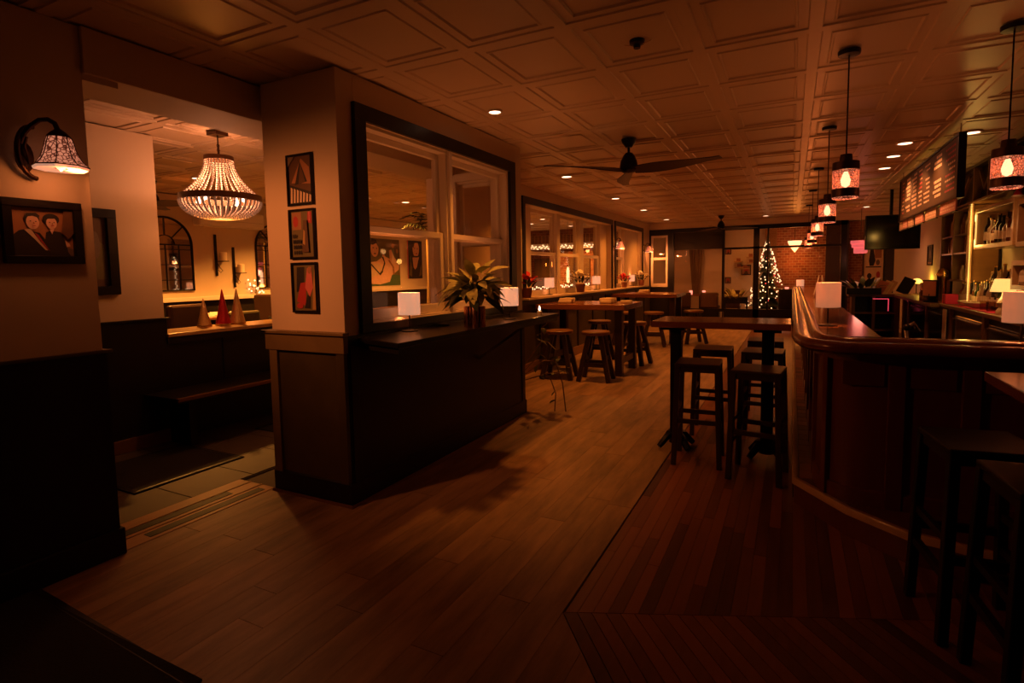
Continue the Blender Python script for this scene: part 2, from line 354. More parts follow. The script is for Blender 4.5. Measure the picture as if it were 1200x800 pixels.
for b in ((2.62, 4.93, 0, 1.12), (2.62, 4.93, 2.385, CE), (2.62, 2.70, 1.12, 2.385), (4.66, 4.93, 1.12, 2.385)):
    M().box(-2.56, -2.41, b[0], b[1], b[2], b[3]).obj('wall_panel', 'cream_wall', wc)
for b in ((-3.45, -2.56, 0, 1.1), (-3.45, -2.56, 2.40, CE), (-3.45, -3.10, 1.1, 2.40), (-2.62, -2.56, 1.1, 2.40)):
    M().box(b[0], b[1], 4.80, 4.93, b[2], b[3]).obj('end_wall_panel', 'cream_wall', wc)
M().box(-2.98, -2.47, 2.463, 2.478, .14, .955).obj('base_panel', 'olive_paint', wc, bevel=.002)
for x0, x1, mm in ((-3.055, -2.985, 'base_paint_lit'), (-2.465, -2.40, 'olive_paint')): M().box(x0, x1, 2.447, 2.478, .14, .955).obj('stile', mm, wc, bevel=.003)
M().box(-3.08, -2.392, 2.440, 2.478, .955, 1.064).obj('frieze_board', 'base_paint_lit', wc, bevel=.004)
M().box(-3.105, -2.38, 2.425, 2.478, 1.064, 1.084).obj('base_cap', 'base_paint_lit', wc, bevel=.004)
M().box(-3.105, -3.05, 2.425, 2.64, 1.064, 1.084).obj('base_cap', 'olive_paint', wc, bevel=.004)
M().sweep([(-3.07, 2.62), (-3.07, 2.452), (-2.385, 2.452), (-2.385, 4.95)], [(0, 0), (.03, 0), (.03, .15), (.012, .15), (0, .14)]).obj('baseboard', 'black_paint', wc)
M().sweep([(-3.075, 2.62), (-3.075, 2.44), (-2.372, 2.44), (-2.372, 4.955)], [(-.004, 0), (.014, 0), (.014, .012), (0, .018)]).obj('shoe_moulding', 'mid_wood', wc)
M().box(-2.412, -2.395, 2.478, 4.935, .14, 1.06).obj('wainscot', 'black_paint', wc)
for y in (2.49, 4.86): M().box(-2.40, -2.388, y, y+.07, .14, 1.0).obj('stile', 'black_paint', wc, bevel=.003)
# double window in that wall
def sash_window(parent, at, W, z0, zm, z1, fr=.045, d=.035, mt='white_trim', lower_off=.03):
    # at(u, dep, z) maps along-wall u, depth and height to the world; upper sash behind, lower sash in front
    def bx(m, u0, u1, a, b, p, q):
        vs = [at(u, e, z) for z in (p, q) for e in (a, b) for u in (u0, u1)]
        return m.add(vs, [(0,2,3,1),(4,5,7,6),(0,1,5,4),(2,6,7,3),(0,4,6,2),(1,3,7,5)])
    for nm, (p, q, off, bot) in dict(upper=(zm-.025, z1, lower_off, fr), lower=(z0, zm+.028, 0, fr*1.5)).items():
        s = M()
        for u0, u1, a, b in ((0, fr, p, q), (W-fr, W, p, q)): bx(s, u0, u1, off, off+d, a, b)
        bx(s, fr, W-fr, off, off+d, p, p+bot); bx(s, fr, W-fr, off, off+d, q-fr, q)
        so = s.obj('sash', mt, parent, bevel=.004, seg=1)
        g = M(); bx(g, fr, W-fr, off+d*.45, off+d*.55, p+bot, q-fr); g.obj('pane', 'pane_glass', so)
w1 = struct('window_1', 'double sash window in a black casing beside the pillar')
for b in ((2.60, 4.77, 2.385, 2.482), (2.60, 4.77, 1.064, 1.12), (2.60, 2.70, 1.12, 2.385), (4.66, 4.77, 1.12, 2.385)):
    M().box(-2.412, -2.382, b[0], b[1], b[2], b[3]).obj('casing', 'black_satin', w1, bevel=.003)
M().box(-2.56, -2.425, 3.635, 3.715, 1.12, 2.385).obj('mullion', 'white_trim', w1, bevel=.004)
M().box(-2.425, -2.40, 3.655, 3.695, 1.12, 2.385).obj('mullion', 'white_trim', w1, bevel=.004)
for b in ((2.70, 4.66, 2.36, 2.387), (2.70, 2.72, 1.12, 2.36), (4.64, 4.66, 1.12, 2.36), (2.70, 4.66, 1.118, 1.135)):
    M().box(-2.57, -2.42, *b).obj('jamb', 'white_trim', w1, bevel=.002)
for y0, y1 in ((2.72, 3.635), (3.715, 4.64)):
    sash_window(w1, lambda u, e, z, y0=y0: (-2.46-e, y0+u, z), y1-y0, 1.135, 1.725, 2.36)
M().box(-2.95, -2.57, 2.66, 4.05, 1.10, 1.17).obj('sill', 'white_trim', w1, bevel=.004)
w2 = struct('window_2', 'white sash window in the end wall behind the double window')
for b in ((-3.14, -2.59, 2.36, 2.44), (-3.14, -2.59, 1.05, 1.12), (-3.14, -3.07, 1.12, 2.36), (-2.66, -2.59, 1.12, 2.36)):
    M().box(b[0], b[1], 4.775, 4.80, b[2], b[3]).obj('casing', 'white_trim', w2, bevel=.004)
M().box(-3.10, -2.62, 4.80, 4.93, 2.34, 2.40).obj('jamb', 'white_trim', w2); M().box(-3.10, -2.62, 4.80, 4.93, 1.10, 1.13).obj('jamb', 'white_trim', w2)
sash_window(w2, lambda u, e, z: (-3.07+u, 4.81+e, z), .41, 1.13, 1.73, 2.35)
# bay wall
wb = struct('wall_bay', 'cream wall of deep window bays over black panelling')
for b in ((6.95, 14.5, 0, 1.08), (6.95, 14.5, 2.45, CE), (11.10, 11.37, 1.08, 2.45), (13.7, 14.5, 1.08, 2.45)):
    M().box(-3.65, -3.35, *b).obj('wall_panel', 'cream_wall', wb)
M().box(-3.45, -3.35, 4.93, 6.95, 0, CE).obj('wall_panel', 'cream_wall', wb)
M().box(-3.352, -3.335, 4.93, 14.5, .14, 1.0).obj('wainscot', 'olive_paint', wb)
for k in range(12): M().box(-3.338, -3.322, 5.0+k*.8, 5.06+k*.8, .14, 1.0).obj('stile', 'black_paint', wb, bevel=.003)
M().box(-3.36, -3.325, 4.93, 14.5, .98, 1.055).obj('wainscot_rail', 'black_paint', wb); M().box(-3.36, -3.31, 4.93, 14.5, 0, .15).obj('baseboard', 'mid_wood', wb, bevel=.005)
M().box(-3.64, -3.22, 6.80, 13.85, 1.055, 1.085).obj('bay_sill', 'cream_wall', wb, bevel=.004)
def bay(name, label, y0, y1, sashes):
    w_ = struct(name, label)
    for b in ((y0-.10, y1+.07, 2.40, 2.50), (y0-.10, y0-.02, 1.085, 2.40), (y1-.005, y1+.07, 1.085, 2.40)): M().box(-3.352, -3.325, *b).obj('casing', 'black_satin', w_, bevel=.003)
    M().box(-3.64, -3.35, y0, y1, 2.395, 2.45).obj('reveal', 'cream_wall', w_)
    e = y0
    for a, b in sashes:
        M().box(-3.60, -3.46, e, a, 1.085, 2.395).obj('mullion', 'white_trim', w_, bevel=.004); e = b
        sash_window(w_, lambda u, ee, z, a=a: (-3.49-ee, a+u, z), b-a, 1.085, 1.73, 2.395, fr=.055)
    M().box(-3.60, -3.46, e, y1, 1.085, 2.395).obj('reveal', 'cream_wall', w_)
    return w_
bay('window_3', 'three sash bay window over a sill of small lamps', 6.97, 11.09, ((7.40, 8.42), (8.55, 9.52), (9.70, 10.68)))
bay('window_4', 'narrow bay window past the three sash bay', 11.40, 13.68, ((11.50, 12.45),))
# far left wall, dining room
wd = st(M().box(-8.2, -8.0, -1.5, 14.6, 0, CE), 'wall_west', 'cream_wall', 'cream dining room wall over dark wainscot')
M().box(-8.0, -7.98, 1, 14.5, .15, 1.10).obj('wainscot', 'black_paint', wd); M().box(-8.0, -7.90, 1, 14.5, 1.10, 1.16).obj('ledge', 'white_trim', wd, bevel=.005)
wi = st(M().box(-5.2, -4.9, -1.5, 2.87, 0, CE), 'wall_inner', 'cream_wall', 'cream pillar wall inside the dining room', bevel=.004)
M().box(-5.21, -4.888, -1.5, 2.88, .11, 1.075).obj('wainscot', 'black_paint', wi); M().box(-5.22, -4.87, -1.5, 2.90, 1.075, 1.092).obj('wainscot_cap', 'black_paint', wi, bevel=.003)
M().box(-5.215, -4.87, -1.5, 2.885, 0, .11).obj('baseboard', 'mid_wood', wi, bevel=.004)
wh = st(M().box(-5.28, -4.9, 2.87, 9.0, 0, .915), 'wall_half', 'black_paint', 'black half wall with a wooden cap in the dining room')
M().box(-5.34, -4.86, 2.87, 9.0, .915, .95).obj('wall_cap', 'pale_wood', wh, bevel=.006)
M().box(-4.90, -4.872, 2.87, 9.0, .86, .915).obj('cap_moulding', 'black_paint', wh)
for y in (3.4, 4.1, 4.8): M().box(-4.90, -4.89, y, y+.02, .45, .86).obj('panel_joint', 'black_satin', wh)
st(M().box(-8.0, -5.28, 2.0, 9.5, 0, .15), 'floor_platform', 'stone', 'raised dining floor behind the half wall')
we = st(M().box(-8.2, -3.6, 14.5, 14.7, 0, CE), 'wall_dining_end', 'brick', 'brick end wall of the dining room')
M().box(-8.0, -3.65, 14.44, 14.5, 2.26, 2.50).obj('slat_band', 'pale_wood', we)
for k in range(36): M().box(-7.6+k*.11, -7.52+k*.11, 14.42, 14.445, 2.27, 2.49).obj('slat', 'mid_wood', we)
M().box(-8.0, -3.65, 14.40, 14.5, 2.10, 2.26).obj('band', 'white_trim', we)
for x in (-6.65, -5.6, -4.8): M().box(x, x+.62, 14.45, 14.5, 1.05, 1.85).obj('dark_board', 'chalkboard', we)
m = M()
for k in range(120):
    x = -7.4+k*.031; m.ball((x, 14.38, 2.16+.04*math.sin(k*1.7)+.02*math.sin(k*.6)), .017, 5, 3)
tag(m.obj('fairy_lights', 'fairy', we), kind='stuff')
# right wall, south wall, far walls
wr = st(M().box(2.3, 2.5, -1.6, 17.2, 0, CE), 'wall_right', 'cream_wall', 'cream wall behind the back bar')
st(M().box(-8.2, 2.5, -1.7, -1.5, 0, CE), 'wall_south', 'black_paint', 'dark wall behind the viewpoint')
wk = st(M().box(-3.6, 2.5, 17.0, 17.2, 0, CE), 'wall_back', 'cream_wall', 'far wall of the back room')
M().box(-.42, 1.62, 16.93, 17.0, 0, CE).obj('brick_panel', 'brick', wk); M().box(2.10, 2.3, 16.9, 17, 0, 2.3).obj('door_panel', 'dark_wood', wk)
M().box(-3.4, -1.75, 16.9, 17, 2.05, CE).obj('dark_fascia', 'black_satin', wk)
M().box(-.70, -.40, 16.88, 17, 0, CE).obj('pilaster', 'mid_wood', wk); M().box(.78, 1.30, 16.85, 16.95, 0, CE).obj('dark_column', 'dark_wood', wk)
st(M().box(-3.6, -3.4, 14.7, 17.2, 0, CE), 'wall_back_left', 'cream_wall', 'side wall of the back room')
# far wall with white window and black surround, then the black glazed partition
w5 = struct('window_5', 'white sash window in a black surround on the far wall')
st(M().box(-3.4, -2.85, 14.5, 14.62, 0, 1.02), 'wall_far', 'black_paint', 'short far wall under the white framed window')
for b in ((-3.4, -3.31, 1.02, 2.5), (-2.88, -2.74, 0, 2.5), (-3.31, -2.88, 2.35, 2.5)): M().box(b[0], b[1], 14.48, 14.62, b[2], b[3]).obj('surround', 'black_satin', w5)
sash_window(w5, lambda u, e, z: (-3.31+u, 14.48+e, z), .44, 1.02, 1.75, 2.35, fr=.06)
st(M().box(-3.4, 2.3, 14.5, 14.62, 2.5, CE), 'wall_header', 'cream_wall', 'cream strip over the glazed partition')
w6 = struct('window_6', 'black framed glass partition to the back room')
def pbox(x0, x1, z0, z1, nm, y0=14.47, y1=14.55): return M().box(x0, x1, y0, y1, z0, z1).obj(nm, 'black_satin', w6)
for x0, x1 in ((-2.80, -2.72), (-.85, -.72), (.96, 1.08)): pbox(x0, x1, 0, 2.5, 'post')
pbox(-1.56, -1.50, .45, 2.42, 'post'); pbox(-2.8, 1.1, 2.40, 2.5, 'head_rail'); pbox(-2.8, 1.1, .40, .47, 'bottom_rail'); pbox(-1.5, .96, 1.93, 1.98, 'glazing_bar')
pbox(-1.5, .05, .16, .40, 'kick_panel'); pbox(-2.75, -1.5, .02, .16, 'bottom_rail')
pbox(-.55, -.51, .47, 2.40, 'glazing_bar')
for a, b, c, d in ((-2.72, -1.56, .47, 2.40), (-1.50, -.85, .47, 1.93), (-1.50, -.85, 1.98, 2.4), (-.72, .96, .47, 1.93), (-.72, .96, 1.98, 2.4)): M().box(a, b, 14.505, 14.511, c, d).obj('pane', 'pane_glass', w6)
# ------------------------------------------------------------------ the bar
RAIL = [(.01, 13.4), (.01, 3.70), (.018, 3.56), (.035, 3.43), (.075, 3.32), (.135, 3.245), (.205, 3.21), (.28, 3.20), (.5, 3.205), (1.0, 3.225), (2.28, 3.25)]
PAN = [(.15, 13.4), (.15, 3.78), (.155, 3.66), (.175, 3.56), (.215, 3.48), (.28, 3.425), (.37, 3.40), (.53, 3.395), (2.28, 3.43)]
STEP = [(.035, 13.4), (.035, 3.67), (.285, 3.31), (.52, 3.11), (.95, 3.0), (2.28, 3.0)]
bar = thing('bar_counter', 'long mahogany bar with a curved corner and raised rounded rail', 'bar counter')
M().sweep(RAIL, [(0, 1.0), (-.0, 1.0), (-.006, 1.012), (-.004, 1.03), (.012, 1.046), (.034, 1.05), (.052, 1.042), (.06, 1.03), (.085, 1.03), (.094, 1.05), (.11, 1.062), (.132, 1.062), (.148, 1.05), (.155, 1.03), (.155, .985), (.02, .985)]).obj('rail', 'mahogany_rail', bar, smooth=50)
M().sweep(RAIL, [(.14, 1.0), (.44, 1.0), (.44, 1.034), (.14, 1.034)]).obj('bar_top', 'bar_top', bar)
M().sweep(PAN, [(0, .15), (.02, .15), (.02, 1.0), (0, 1.0)]).obj('front_panel', 'mahogany', bar, smooth=30)
M().sweep(PAN, [(-.018, .15), (.005, .15), (.005, .24), (-.018, .23)]).obj('plinth', 'mahogany', bar, smooth=30)
M().sweep(PAN, [(-.03, .93), (.005, .93), (.005, 1.0), (-.05, 1.0)]).obj('cornice', 'mahogany', bar, smooth=30)
for y in (3.80, 4.5, 5.2, 5.9, 6.6, 7.3, 8.0, 8.7): M().box(.128, .155, y, y+.09, .15, .95).obj('stile', 'mahogany', bar, bevel=.004)
M().bar((.196, 3.50, .15), (.196, 3.50, .95), .06, .035, up=(.6, -.8, 0)).obj('stile', 'mahogany', bar, bevel=.004)
for x in (.455, .76, 1.18, 1.6, 2.0): M().box(x, x+.075, 3.372+.018*max(0, x-.5), 3.41+.018*max(0, x-.5), .15, .95).obj('stile', 'mahogany', bar, bevel=.004)
for x0, x1 in ((.25, .44), (.55, .74), (.85, 1.16)):
    M().box(x0, x1, 3.386, 3.40, .80, .93).obj('top_rail', 'mahogany', bar, bevel=.003)
M().box(.42, .45, 3.7, 13.2, .1, 1.0).obj('back_panel', 'dark_wood', bar); M().box(.45, 2.28, 3.62, 3.66, .1, 1.0).obj('back_panel', 'dark_wood', bar)
M().prism(STEP + [(2.28, 3.42), (.5, 3.40), (.28, 3.43), (.17, 3.56), (.15, 3.8), (.15, 13.4)], 0, .135).obj('foot_step', 'mahogany', bar)
M().sweep(STEP, [(-.012, .118), (.026, .118), (.026, .152), (.018, .158), (-.006, .158), (-.012, .150)]).obj('step_edging', 'pale_wood', bar, smooth=40)
pm = M().box(.062, .150, 0, .138, .135, .150).obj('step_board', 'red_oak_strip', bar, bevel=.003, seg=1); pm.location.y = 3.70
for k in range(1, 40):
    c = pm.copy(); COL.objects.link(c); c.location.y = 3.70+k*.141
M().box(.062, .150, 9.35, 13.3, .135, .150).obj('step_board', 'red_oak_strip', bar)
M().prism([(.063, 3.69), (.30, 3.345), (.52, 3.15), (.95, 3.03), (2.28, 3.03), (2.28, 3.40), (.5, 3.39), (.28, 3.42), (.165, 3.55), (.148, 3.69)], .135, .150).obj('step_board', 'red_oak_strip', bar)
# ------------------------------------------------------------------ tall table and bar stools by the bar
tb = thing('bar_table', 'long narrow high table with black iron posts beside the curved bar', 'table', (-.48, 4.47, 0))
M().box(-.48, .48, -.26, .26, .995, 1.042).obj('tabletop', 'table_wood', tb, bevel=.005)
for x in (-.335, .33):
    M().box(x-.042, x+.042, -.042, .042, .05, .97).obj('post', 'black_metal', tb, bevel=.006)
    M().box(x-.09, x+.09, -.18, .18, .97, .995).obj('top_plate', 'black_metal', tb)
    q = M()
    for a in range(4):
        d = Vector((math.cos(PI/4+a*PI/2), math.sin(PI/4+a*PI/2), 0)); q.tube([Vector((x, 0, .11))+d*.03, Vector((x, 0, .10))+d*.08, Vector((x, 0, .05))+d*.13, Vector((x, 0, .022))+d*.16], [.03, .03, .026, .022], 6)
    q.lathe([(.055, .04), (.06, .09), (.045, .14), (.043, .18)], 12, (x, 0, 0)); q.obj('cast_foot', 'black_metal', tb, smooth=40)
def bar_stool(label, loc, rz, group=None, dw='dark_wood'):
    s = thing('bar_stool', label, 'stool', loc, rz, group)
    M().box(-.155, .155, -.165, .165, .728, .752).obj('seat', dw, s, bevel=.006)
    M().box(-.145, .145, -.155, .155, .69, .728).obj('seat_apron', dw, s)
    for a in (-1, 1):
        for b in (-1, 1): M().bar((a*.158, b*.168, 0), (a*.136, b*.146, .73), .036, .036, up=(0, 1, 0)).obj('leg', dw, s, bevel=.003, seg=1)
    for a in (-1, 1):
        M().bar((a*.150, -.155, .26), (a*.150, .155, .26), .022, .032).obj('stretcher', dw, s); M().bar((a*.146, -.15, .40), (a*.146, .15, .40), .02, .028).obj('stretcher', dw, s)
        M().bar((-.15, a*.158, .33), (.15, a*.158, .33), .022, .032).obj('stretcher', dw, s)
    return s
GS = 'dark square bar stools around the high table'
s0 = bar_stool('dark square bar stool at the near left corner of the high table', (-.605, 4.22, 0), R(3), GS)
copy_tree(s0, (-.19, 4.06, 0), R(-6), 'dark square bar stool nearest the bar step in front of the high table')
copy_tree(s0, (-.60, 5.03, 0), R(2), 'dark square bar stool behind the left half of the high table')
copy_tree(s0, (-.20, 4.98, 0), R(-3), 'dark square bar stool behind the right post of the high table')
copy_tree(s0, (-.215, 5.78, 0), R(1), 'farthest dark bar stool in the row along the bar step')
s1 = bar_stool('dark bar stool against the foot step under the right foreground table', (.66, 2.66, 0), R(8), 'stools at the right foreground table', 'stool_black')
copy_tree(s1, (.75, 2.24, 0), R(5), 'dark bar stool in the near right foreground with a glinting seat edge')
rt = thing('corner_table', 'reddish high table slab at the right edge pushed to the bar', 'table', (1.3, 2.2, 0))
M().box(-.60, .75, -.75, .62, .955, .995).obj('tabletop', 'table_wood', rt, bevel=.004)
for a, b in ((.3, .4), (.3, -.5)): M().box(a-.04, a+.04, b-.04, b+.04, 0, .955).obj('leg', 'black_metal', rt)
# ------------------------------------------------------------------ shelf under the double window and what stands on it
sh = thing('wall_shelf', 'black window shelf with a mitred near corner on a diagonal brace', 'shelf', (-2.41, 3.6, 1.0))
M().prism([(.002, -1.02), (.43, -1.16), (.43, 1.25), (.002, 1.25)], .008, .040).obj('shelf_board', 'black_satin', sh, bevel=.004)
M().prism([(.02, -1.0), (.41, -1.13), (.41, 1.25), (.02, 1.25)], -.03, .008).obj('shelf_edging', 'black_paint', sh)
M().bar((.02, .42, -.30), (.36, .62, -.03), .016, .02).obj('brace', 'steel', sh)
def table_lamp(label, loc, rz=0, group='small cordless table lamps', mt='lamp_shade', k=1.0, pw=1.0):
    l = thing('table_lamp', label, 'lamp', loc, rz, group)
    M().lathe([(.058*k, 0), (.058*k, .008), (.02, .013), (.006, .016)], 20).obj('base', 'black_metal', l, smooth=40)
    M().lathe([(.0055, .012), (.0055, .25*k)], 8).obj('pole', 'black_metal', l, smooth=40)
    s = M(); pr = [(.077, .115), (.080, .115), (.080, .266), (.077, .266), (.077, .115)]
    s.lathe([(a*k, b*k) for a, b in pr], 24, (0, 0, 0), 1, .8); s = s.obj('lamp_shade', mt, l, smooth=40)
    M().lathe([(.012, .17), (.022, .19), (.018, .23), (.001, .24)], 10).obj('bulb', 'bulb_soft', s, smooth=60)
    light('POINT', l, (0, 0, .21*k), POW['shade']*pw, PINKW, .03)
    return l
table_lamp('lit white table lamp at the near end of the window shelf', (-2.335, 3.01, 1.04), pw=1.9)
table_lamp('lit white table lamp right of the copper pot on the window shelf', (-2.12, 4.09, 1.04), pw=1.9)
table_lamp('lit white table lamp on the bay sill before the first pane', (-3.42, 7.98, 1.085))
table_lamp('lit white table lamp on the bay sill right of the white poinsettia', (-3.42, 10.32, 1.085))
table_lamp('lit white table lamp on the far narrow bay sill', (-3.42, 12.95, 1.085))
table_lamp('white table lamp standing on the bar behind the curved corner', (.22, 4.27, 1.034), R(60), k=1.1, mt='lamp_shade_dim')
table_lamp('white table lamp on the bar at the right edge of the picture', (.985, 3.44, 1.034), R(20), k=.98, mt='lamp_shade_dim')
# candle
c = thing('candle', 'lit stub candle on the far tip of the window shelf', 'candle', (-2.05, 4.55, 1.04)); M().lathe([(.022, 0), (.022, .04), (.004, .042)], 12).obj('wax_body', 'wax', c, smooth=40)
M().lathe([(.002, .042), (.011, .055), (.007, .075), (.0005, .09)], 8).obj('flame', 'bulb', c, smooth=60); light('POINT', c, (0, 0, .10), .5, WARM, .01)
# leafy plant in a copper pot
def leaf_mesh(L, W, curl=.35, n=5):
    m = M(); vs = []; 
    for i in range(n+1):
        t = i/n; w_ = W*math.sin(PI*min(1, .06+t*.94))**.8*(1-.35*t); zz = -curl*L*t*t; vs += [(-w_, L*t, zz+.12*w_), (0, L*t, zz), (w_, L*t, zz+.12*w_)]
    fs = [(i*3+j, i*3+j+1, i*3+j+4, i*3+j+3) for i in range(n) for j in (0, 1)]
    return m.add(vs, fs)
def foliage(parent, n, h0, h1, L, mt, nm='leaf', spread=(.3, 1.2), r0=.02, seed=1, sx=1.0):
    rg = random.Random(seed); base = leaf_mesh(L, L*.23).obj(nm, mt, parent, smooth=60); objs = [base]
    for i in range(n):
        o = base if i == 0 else base.copy()
        if i: COL.objects.link(o)
        a = i*2.4+rg.uniform(-.4, .4); el = rg.uniform(*spread); h = rg.uniform(h0, h1)
        o.location = (math.cos(a)*r0*(1+el), math.sin(a)*r0*(1+el), h); o.rotation_euler = (PI/2-el, 0, a-PI/2); s = rg.uniform(.75, 1.15); o.scale = (s*sx, s, s)
    return objs
p = thing('potted_plant', 'variegated leafy plant in a ribbed copper pot on the window shelf', 'plant', (-2.06, 3.42, 1.04))
q = M(); ribs = []
for i in range(40): ribs.append((.078 if i % 2 else .072))
vs = []; n = 40
for z_ in (0, .145, .15, .142): vs += [((ribs[j]-(.006 if z_ == .142 else 0))*math.cos(2*PI*j/n), (ribs[j]-(.006 if z_ == .142 else 0))*math.sin(2*PI*j/n), z_) for j in range(n)]
q.add(vs, [(i*n+j, i*n+(j+1) % n, (i+1)*n+(j+1) % n, (i+1)*n+j) for i in range(3) for j in range(n)]+[tuple(range(n-1, -1, -1))]); pot_ = q.obj('pot', 'copper', p)
M().lathe([(.0, .135), (.07, .132)], 16).obj('soil', 'soil', pot_)
def dome(parent, n, rr, cz, rz, L, mt, seed, wide=1.0, droop=(.2, 1.1), lo=.15):
    rg = random.Random(seed); base = leaf_mesh(L, L*.2, .5).obj('leaf', mt, parent, smooth=60)
    for i in range(n):
        o = base if i == 0 else base.copy()
        if i: COL.objects.link(o)
        a = i*2.39996+rg.uniform(-.3, .3); th = PI/2*math.sqrt((i+.5)/n)*(1.15-lo); k = rg.uniform(.55, 1)
        o.location = (rr*k*math.sin(th)*math.cos(a), rr*k*math.sin(th)*math.sin(a), cz+rz*math.cos(th)*k)
        el = PI/2-th+rg.uniform(-.35, .35)-rg.uniform(*droop)*.4; o.rotation_euler = (el, rg.uniform(-.5, .5), a-PI/2); q = rg.uniform(.75, 1.25); o.scale = (q*wide, q, q)
dome(p, 66, .18, .25, .17, .13, 'leaf_variegated', 3, 1.5); dome(p, 34, .12, .20, .10, .14, 'leaf_green', 8, 1.5)
q = M()
for i in range(16):
    a = i*2.4; q.tube([(math.cos(a)*.03, math.sin(a)*.03, .13), (math.cos(a)*.04, math.sin(a)*.04, .22), (math.cos(a)*.085, math.sin(a)*.085, .33)], .0035, 5)
tag(q.obj('stems', 'leaf_green', p), kind='stuff')
# small extras on the shelf
b = thing('remote_puck', 'small black puck left of the copper pot on the window shelf', 'coaster', (-2.34, 3.42, 1.04)); M().lathe([(.05, 0), (.05, .012), (.045, .016)], 16).obj('disc', 'black_metal', b, smooth=40)
# trailing plant beside the shelf end
v = thing('trailing_plant', 'straggly leafy vine on thin stems past the dark shelf end', 'plant', (-2.18, 5.22, 0)); rg = random.Random(11)
M().lathe([(.10, 0), (.13, .20), (.135, .24), (.12, .24), (.11, .20)], 16, (-.58, .12, 0)).obj('pot', 'black_paint', v, smooth=40)
stems = [[(-.58, .12, .2), (-.22, .1, .55), (-.15, .0, .85), (-.05, -.05, .92)], [(-.58, .12, .2), (-.15, .05, .50), (.02, -.05, .52), (.12, -.1, .30), (.16, -.12, .02)],
         [(-.58, .12, .2), (-.20, .0, .34), (-.02, -.1, .36), (.06, -.14, .20), (.05, -.15, .02)], [(-.58, .12, .2), (-.2, .1, .7), (-.1, .05, .70), (.0, .02, .62)], [(-.58, .12, .2), (-.15, .1, .35), (.08, .06, .40), (.16, .05, .45)]]
for s_ in stems:
    v.name = 'trailing_plant'; M().tube(s_, .006, 6).obj('stem', 'stem', v, smooth=60)
lf = leaf_mesh(.085, .03, .25).obj('leaf', 'leaf_green', v, smooth=60); first = True
for s_ in stems:
    for k in range(6):
        t = rg.uniform(.8, len(s_)-1.01); i = int(t); p_ = Vector(s_[i]).lerp(Vector(s_[i+1]), t-i)
        if p_.z < .12: continue
        o = lf if first else lf.copy()
        if not first: COL.objects.link(o)
        first = False; o.location = p_; o.rotation_euler = (rg.uniform(-.9, .9), rg.uniform(-.5, .5), rg.uniform(0, 6.3)); sc_ = rg.uniform(.7, 1.2); o.scale = (sc_, sc_, sc_)
# ------------------------------------------------------------------ pictures on the pillar and pier
def framed(name, label, at, w_, h_, shapes, mats, fw=.014, fd=.018, fm='black_satin', cat='picture', group=None, mount=None, loc=(0, 0, 0)):
    # at(u, v, d): u along the wall, v up, d out of it, all in metres from the lower left corner; local to loc
    t = thing(name, label, cat, loc, 0, group); f_ = M()
    def bx(m, u0, u1, v0, v1, d0, d1):
        m.add([at(u, v, d) for v in (v0, v1) for d in (d0, d1) for u in (u0, u1)], [(0,2,3,1),(4,5,7,6),(0,1,5,4),(2,6,7,3),(0,4,6,2),(1,3,7,5)])
    for b in ((0, w_, 0, fw), (0, w_, h_-fw, h_), (0, fw, fw, h_-fw), (w_-fw, w_, fw, h_-fw)): bx(f_, *b, .001, fd)
    f_.obj('frame', fm, t, bevel=.002, seg=1); g = M(); bx(g, fw*.5, w_-fw*.5, fw*.5, h_-fw*.5, .001, .004); g.obj('backing', mount or 'ink_grey', t)
    flat_art(t, lambda u, v, h: at(fw+u*(w_-2*fw), fw+v*(h_-2*fw), .0046+h), shapes, mats)
    return t
INK = ['ink_black', 'ink_skin', 'ink_tan', 'ink_red', 'ink_pink', 'ink_green', 'ink_olive', 'ink_white', 'ink_grey', 'ink_brown', 'ink_gold']
BK, SK, TN, RD, PK, GR, OL, WH, GY, BR, GD = range(11)
pa = [(BR, FULL), (TN, [(.1, .45), (.55, .95), (.9, .75), (.95, .4)]), (BK, [(.25, .4), (.5, .9), (.8, .45)]), (BR, [(.42, .42), (.52, .86), (.72, .45)]), (BK, [(0, .42), (1, .22), (1, 0), (0, 0)])]
for i in range(7): x = .04+i*.14; pa.append((WH, [(x, .02), (x+.08, .02), (x+.11, .33-.03*i), (x+.03, .36-.03*i)]))
pa.append((GY, [(0, .8), (.3, 1), (0, 1)]))
pb = [(OL, FULL), (TN, [(.05, .6), (.45, .6), (.45, .98), (.05, .98)]), (RD, ell(.2, .78, .12, .12)), (RD, [(.72, .75), (.92, .72), (.92, .98), (.75, .98)]), (PK, [(.8, .78), (.84, .78), (.84, .98), (.8, .98)])]
for i in range(14): pb.append((BK, ell(.12+.1*(i % 4), .1+.12*(i//4), .035, .05, 8)))
pb += [(BR, [(.5, .1), (.6, .8), (.75, .8), (.8, .1)]), (GD, [(.55, .3), (.6, .6), (.66, .55), (.64, .25)])]
pc = [(OL, FULL), (BK, [(.1, .4), (.45, .45), (.5, .95), (.15, .95)]), (RD, [(.1, .2), (.3, .6), (.55, .62), (.5, .1)]), (PK, [(.5, .5), (.62, .92), (.8, .95), (.85, .5), (.7, .3)]), (TN, ell(.72, .88, .08, .08)), (GD, [(.8, .02), (.95, .02), (.95, .9), (.85, .5)]), (BK, [(.45, .05), (.6, .35), (.72, .3), (.7, .05)]), (RD, ell(.25, .1, .15, .06))]
for nm, lb, z0, z1, art in (('art_print', 'top small framed print on the pillar with a dark figure over pale stripes', 1.865, 2.18, pa), ('art_print', 'middle small framed print on the pillar with dotted shapes and a red bar', 1.535, 1.845, pb), ('art_print', 'lowest small framed print on the pillar with reddish figures', 1.20, 1.515, pc)):
    framed(nm, lb, lambda u, v, d: (u, -d, v), .222, z1-z0, art, INK, group='three small prints on the pillar', loc=(-2.832, 2.474, z0))
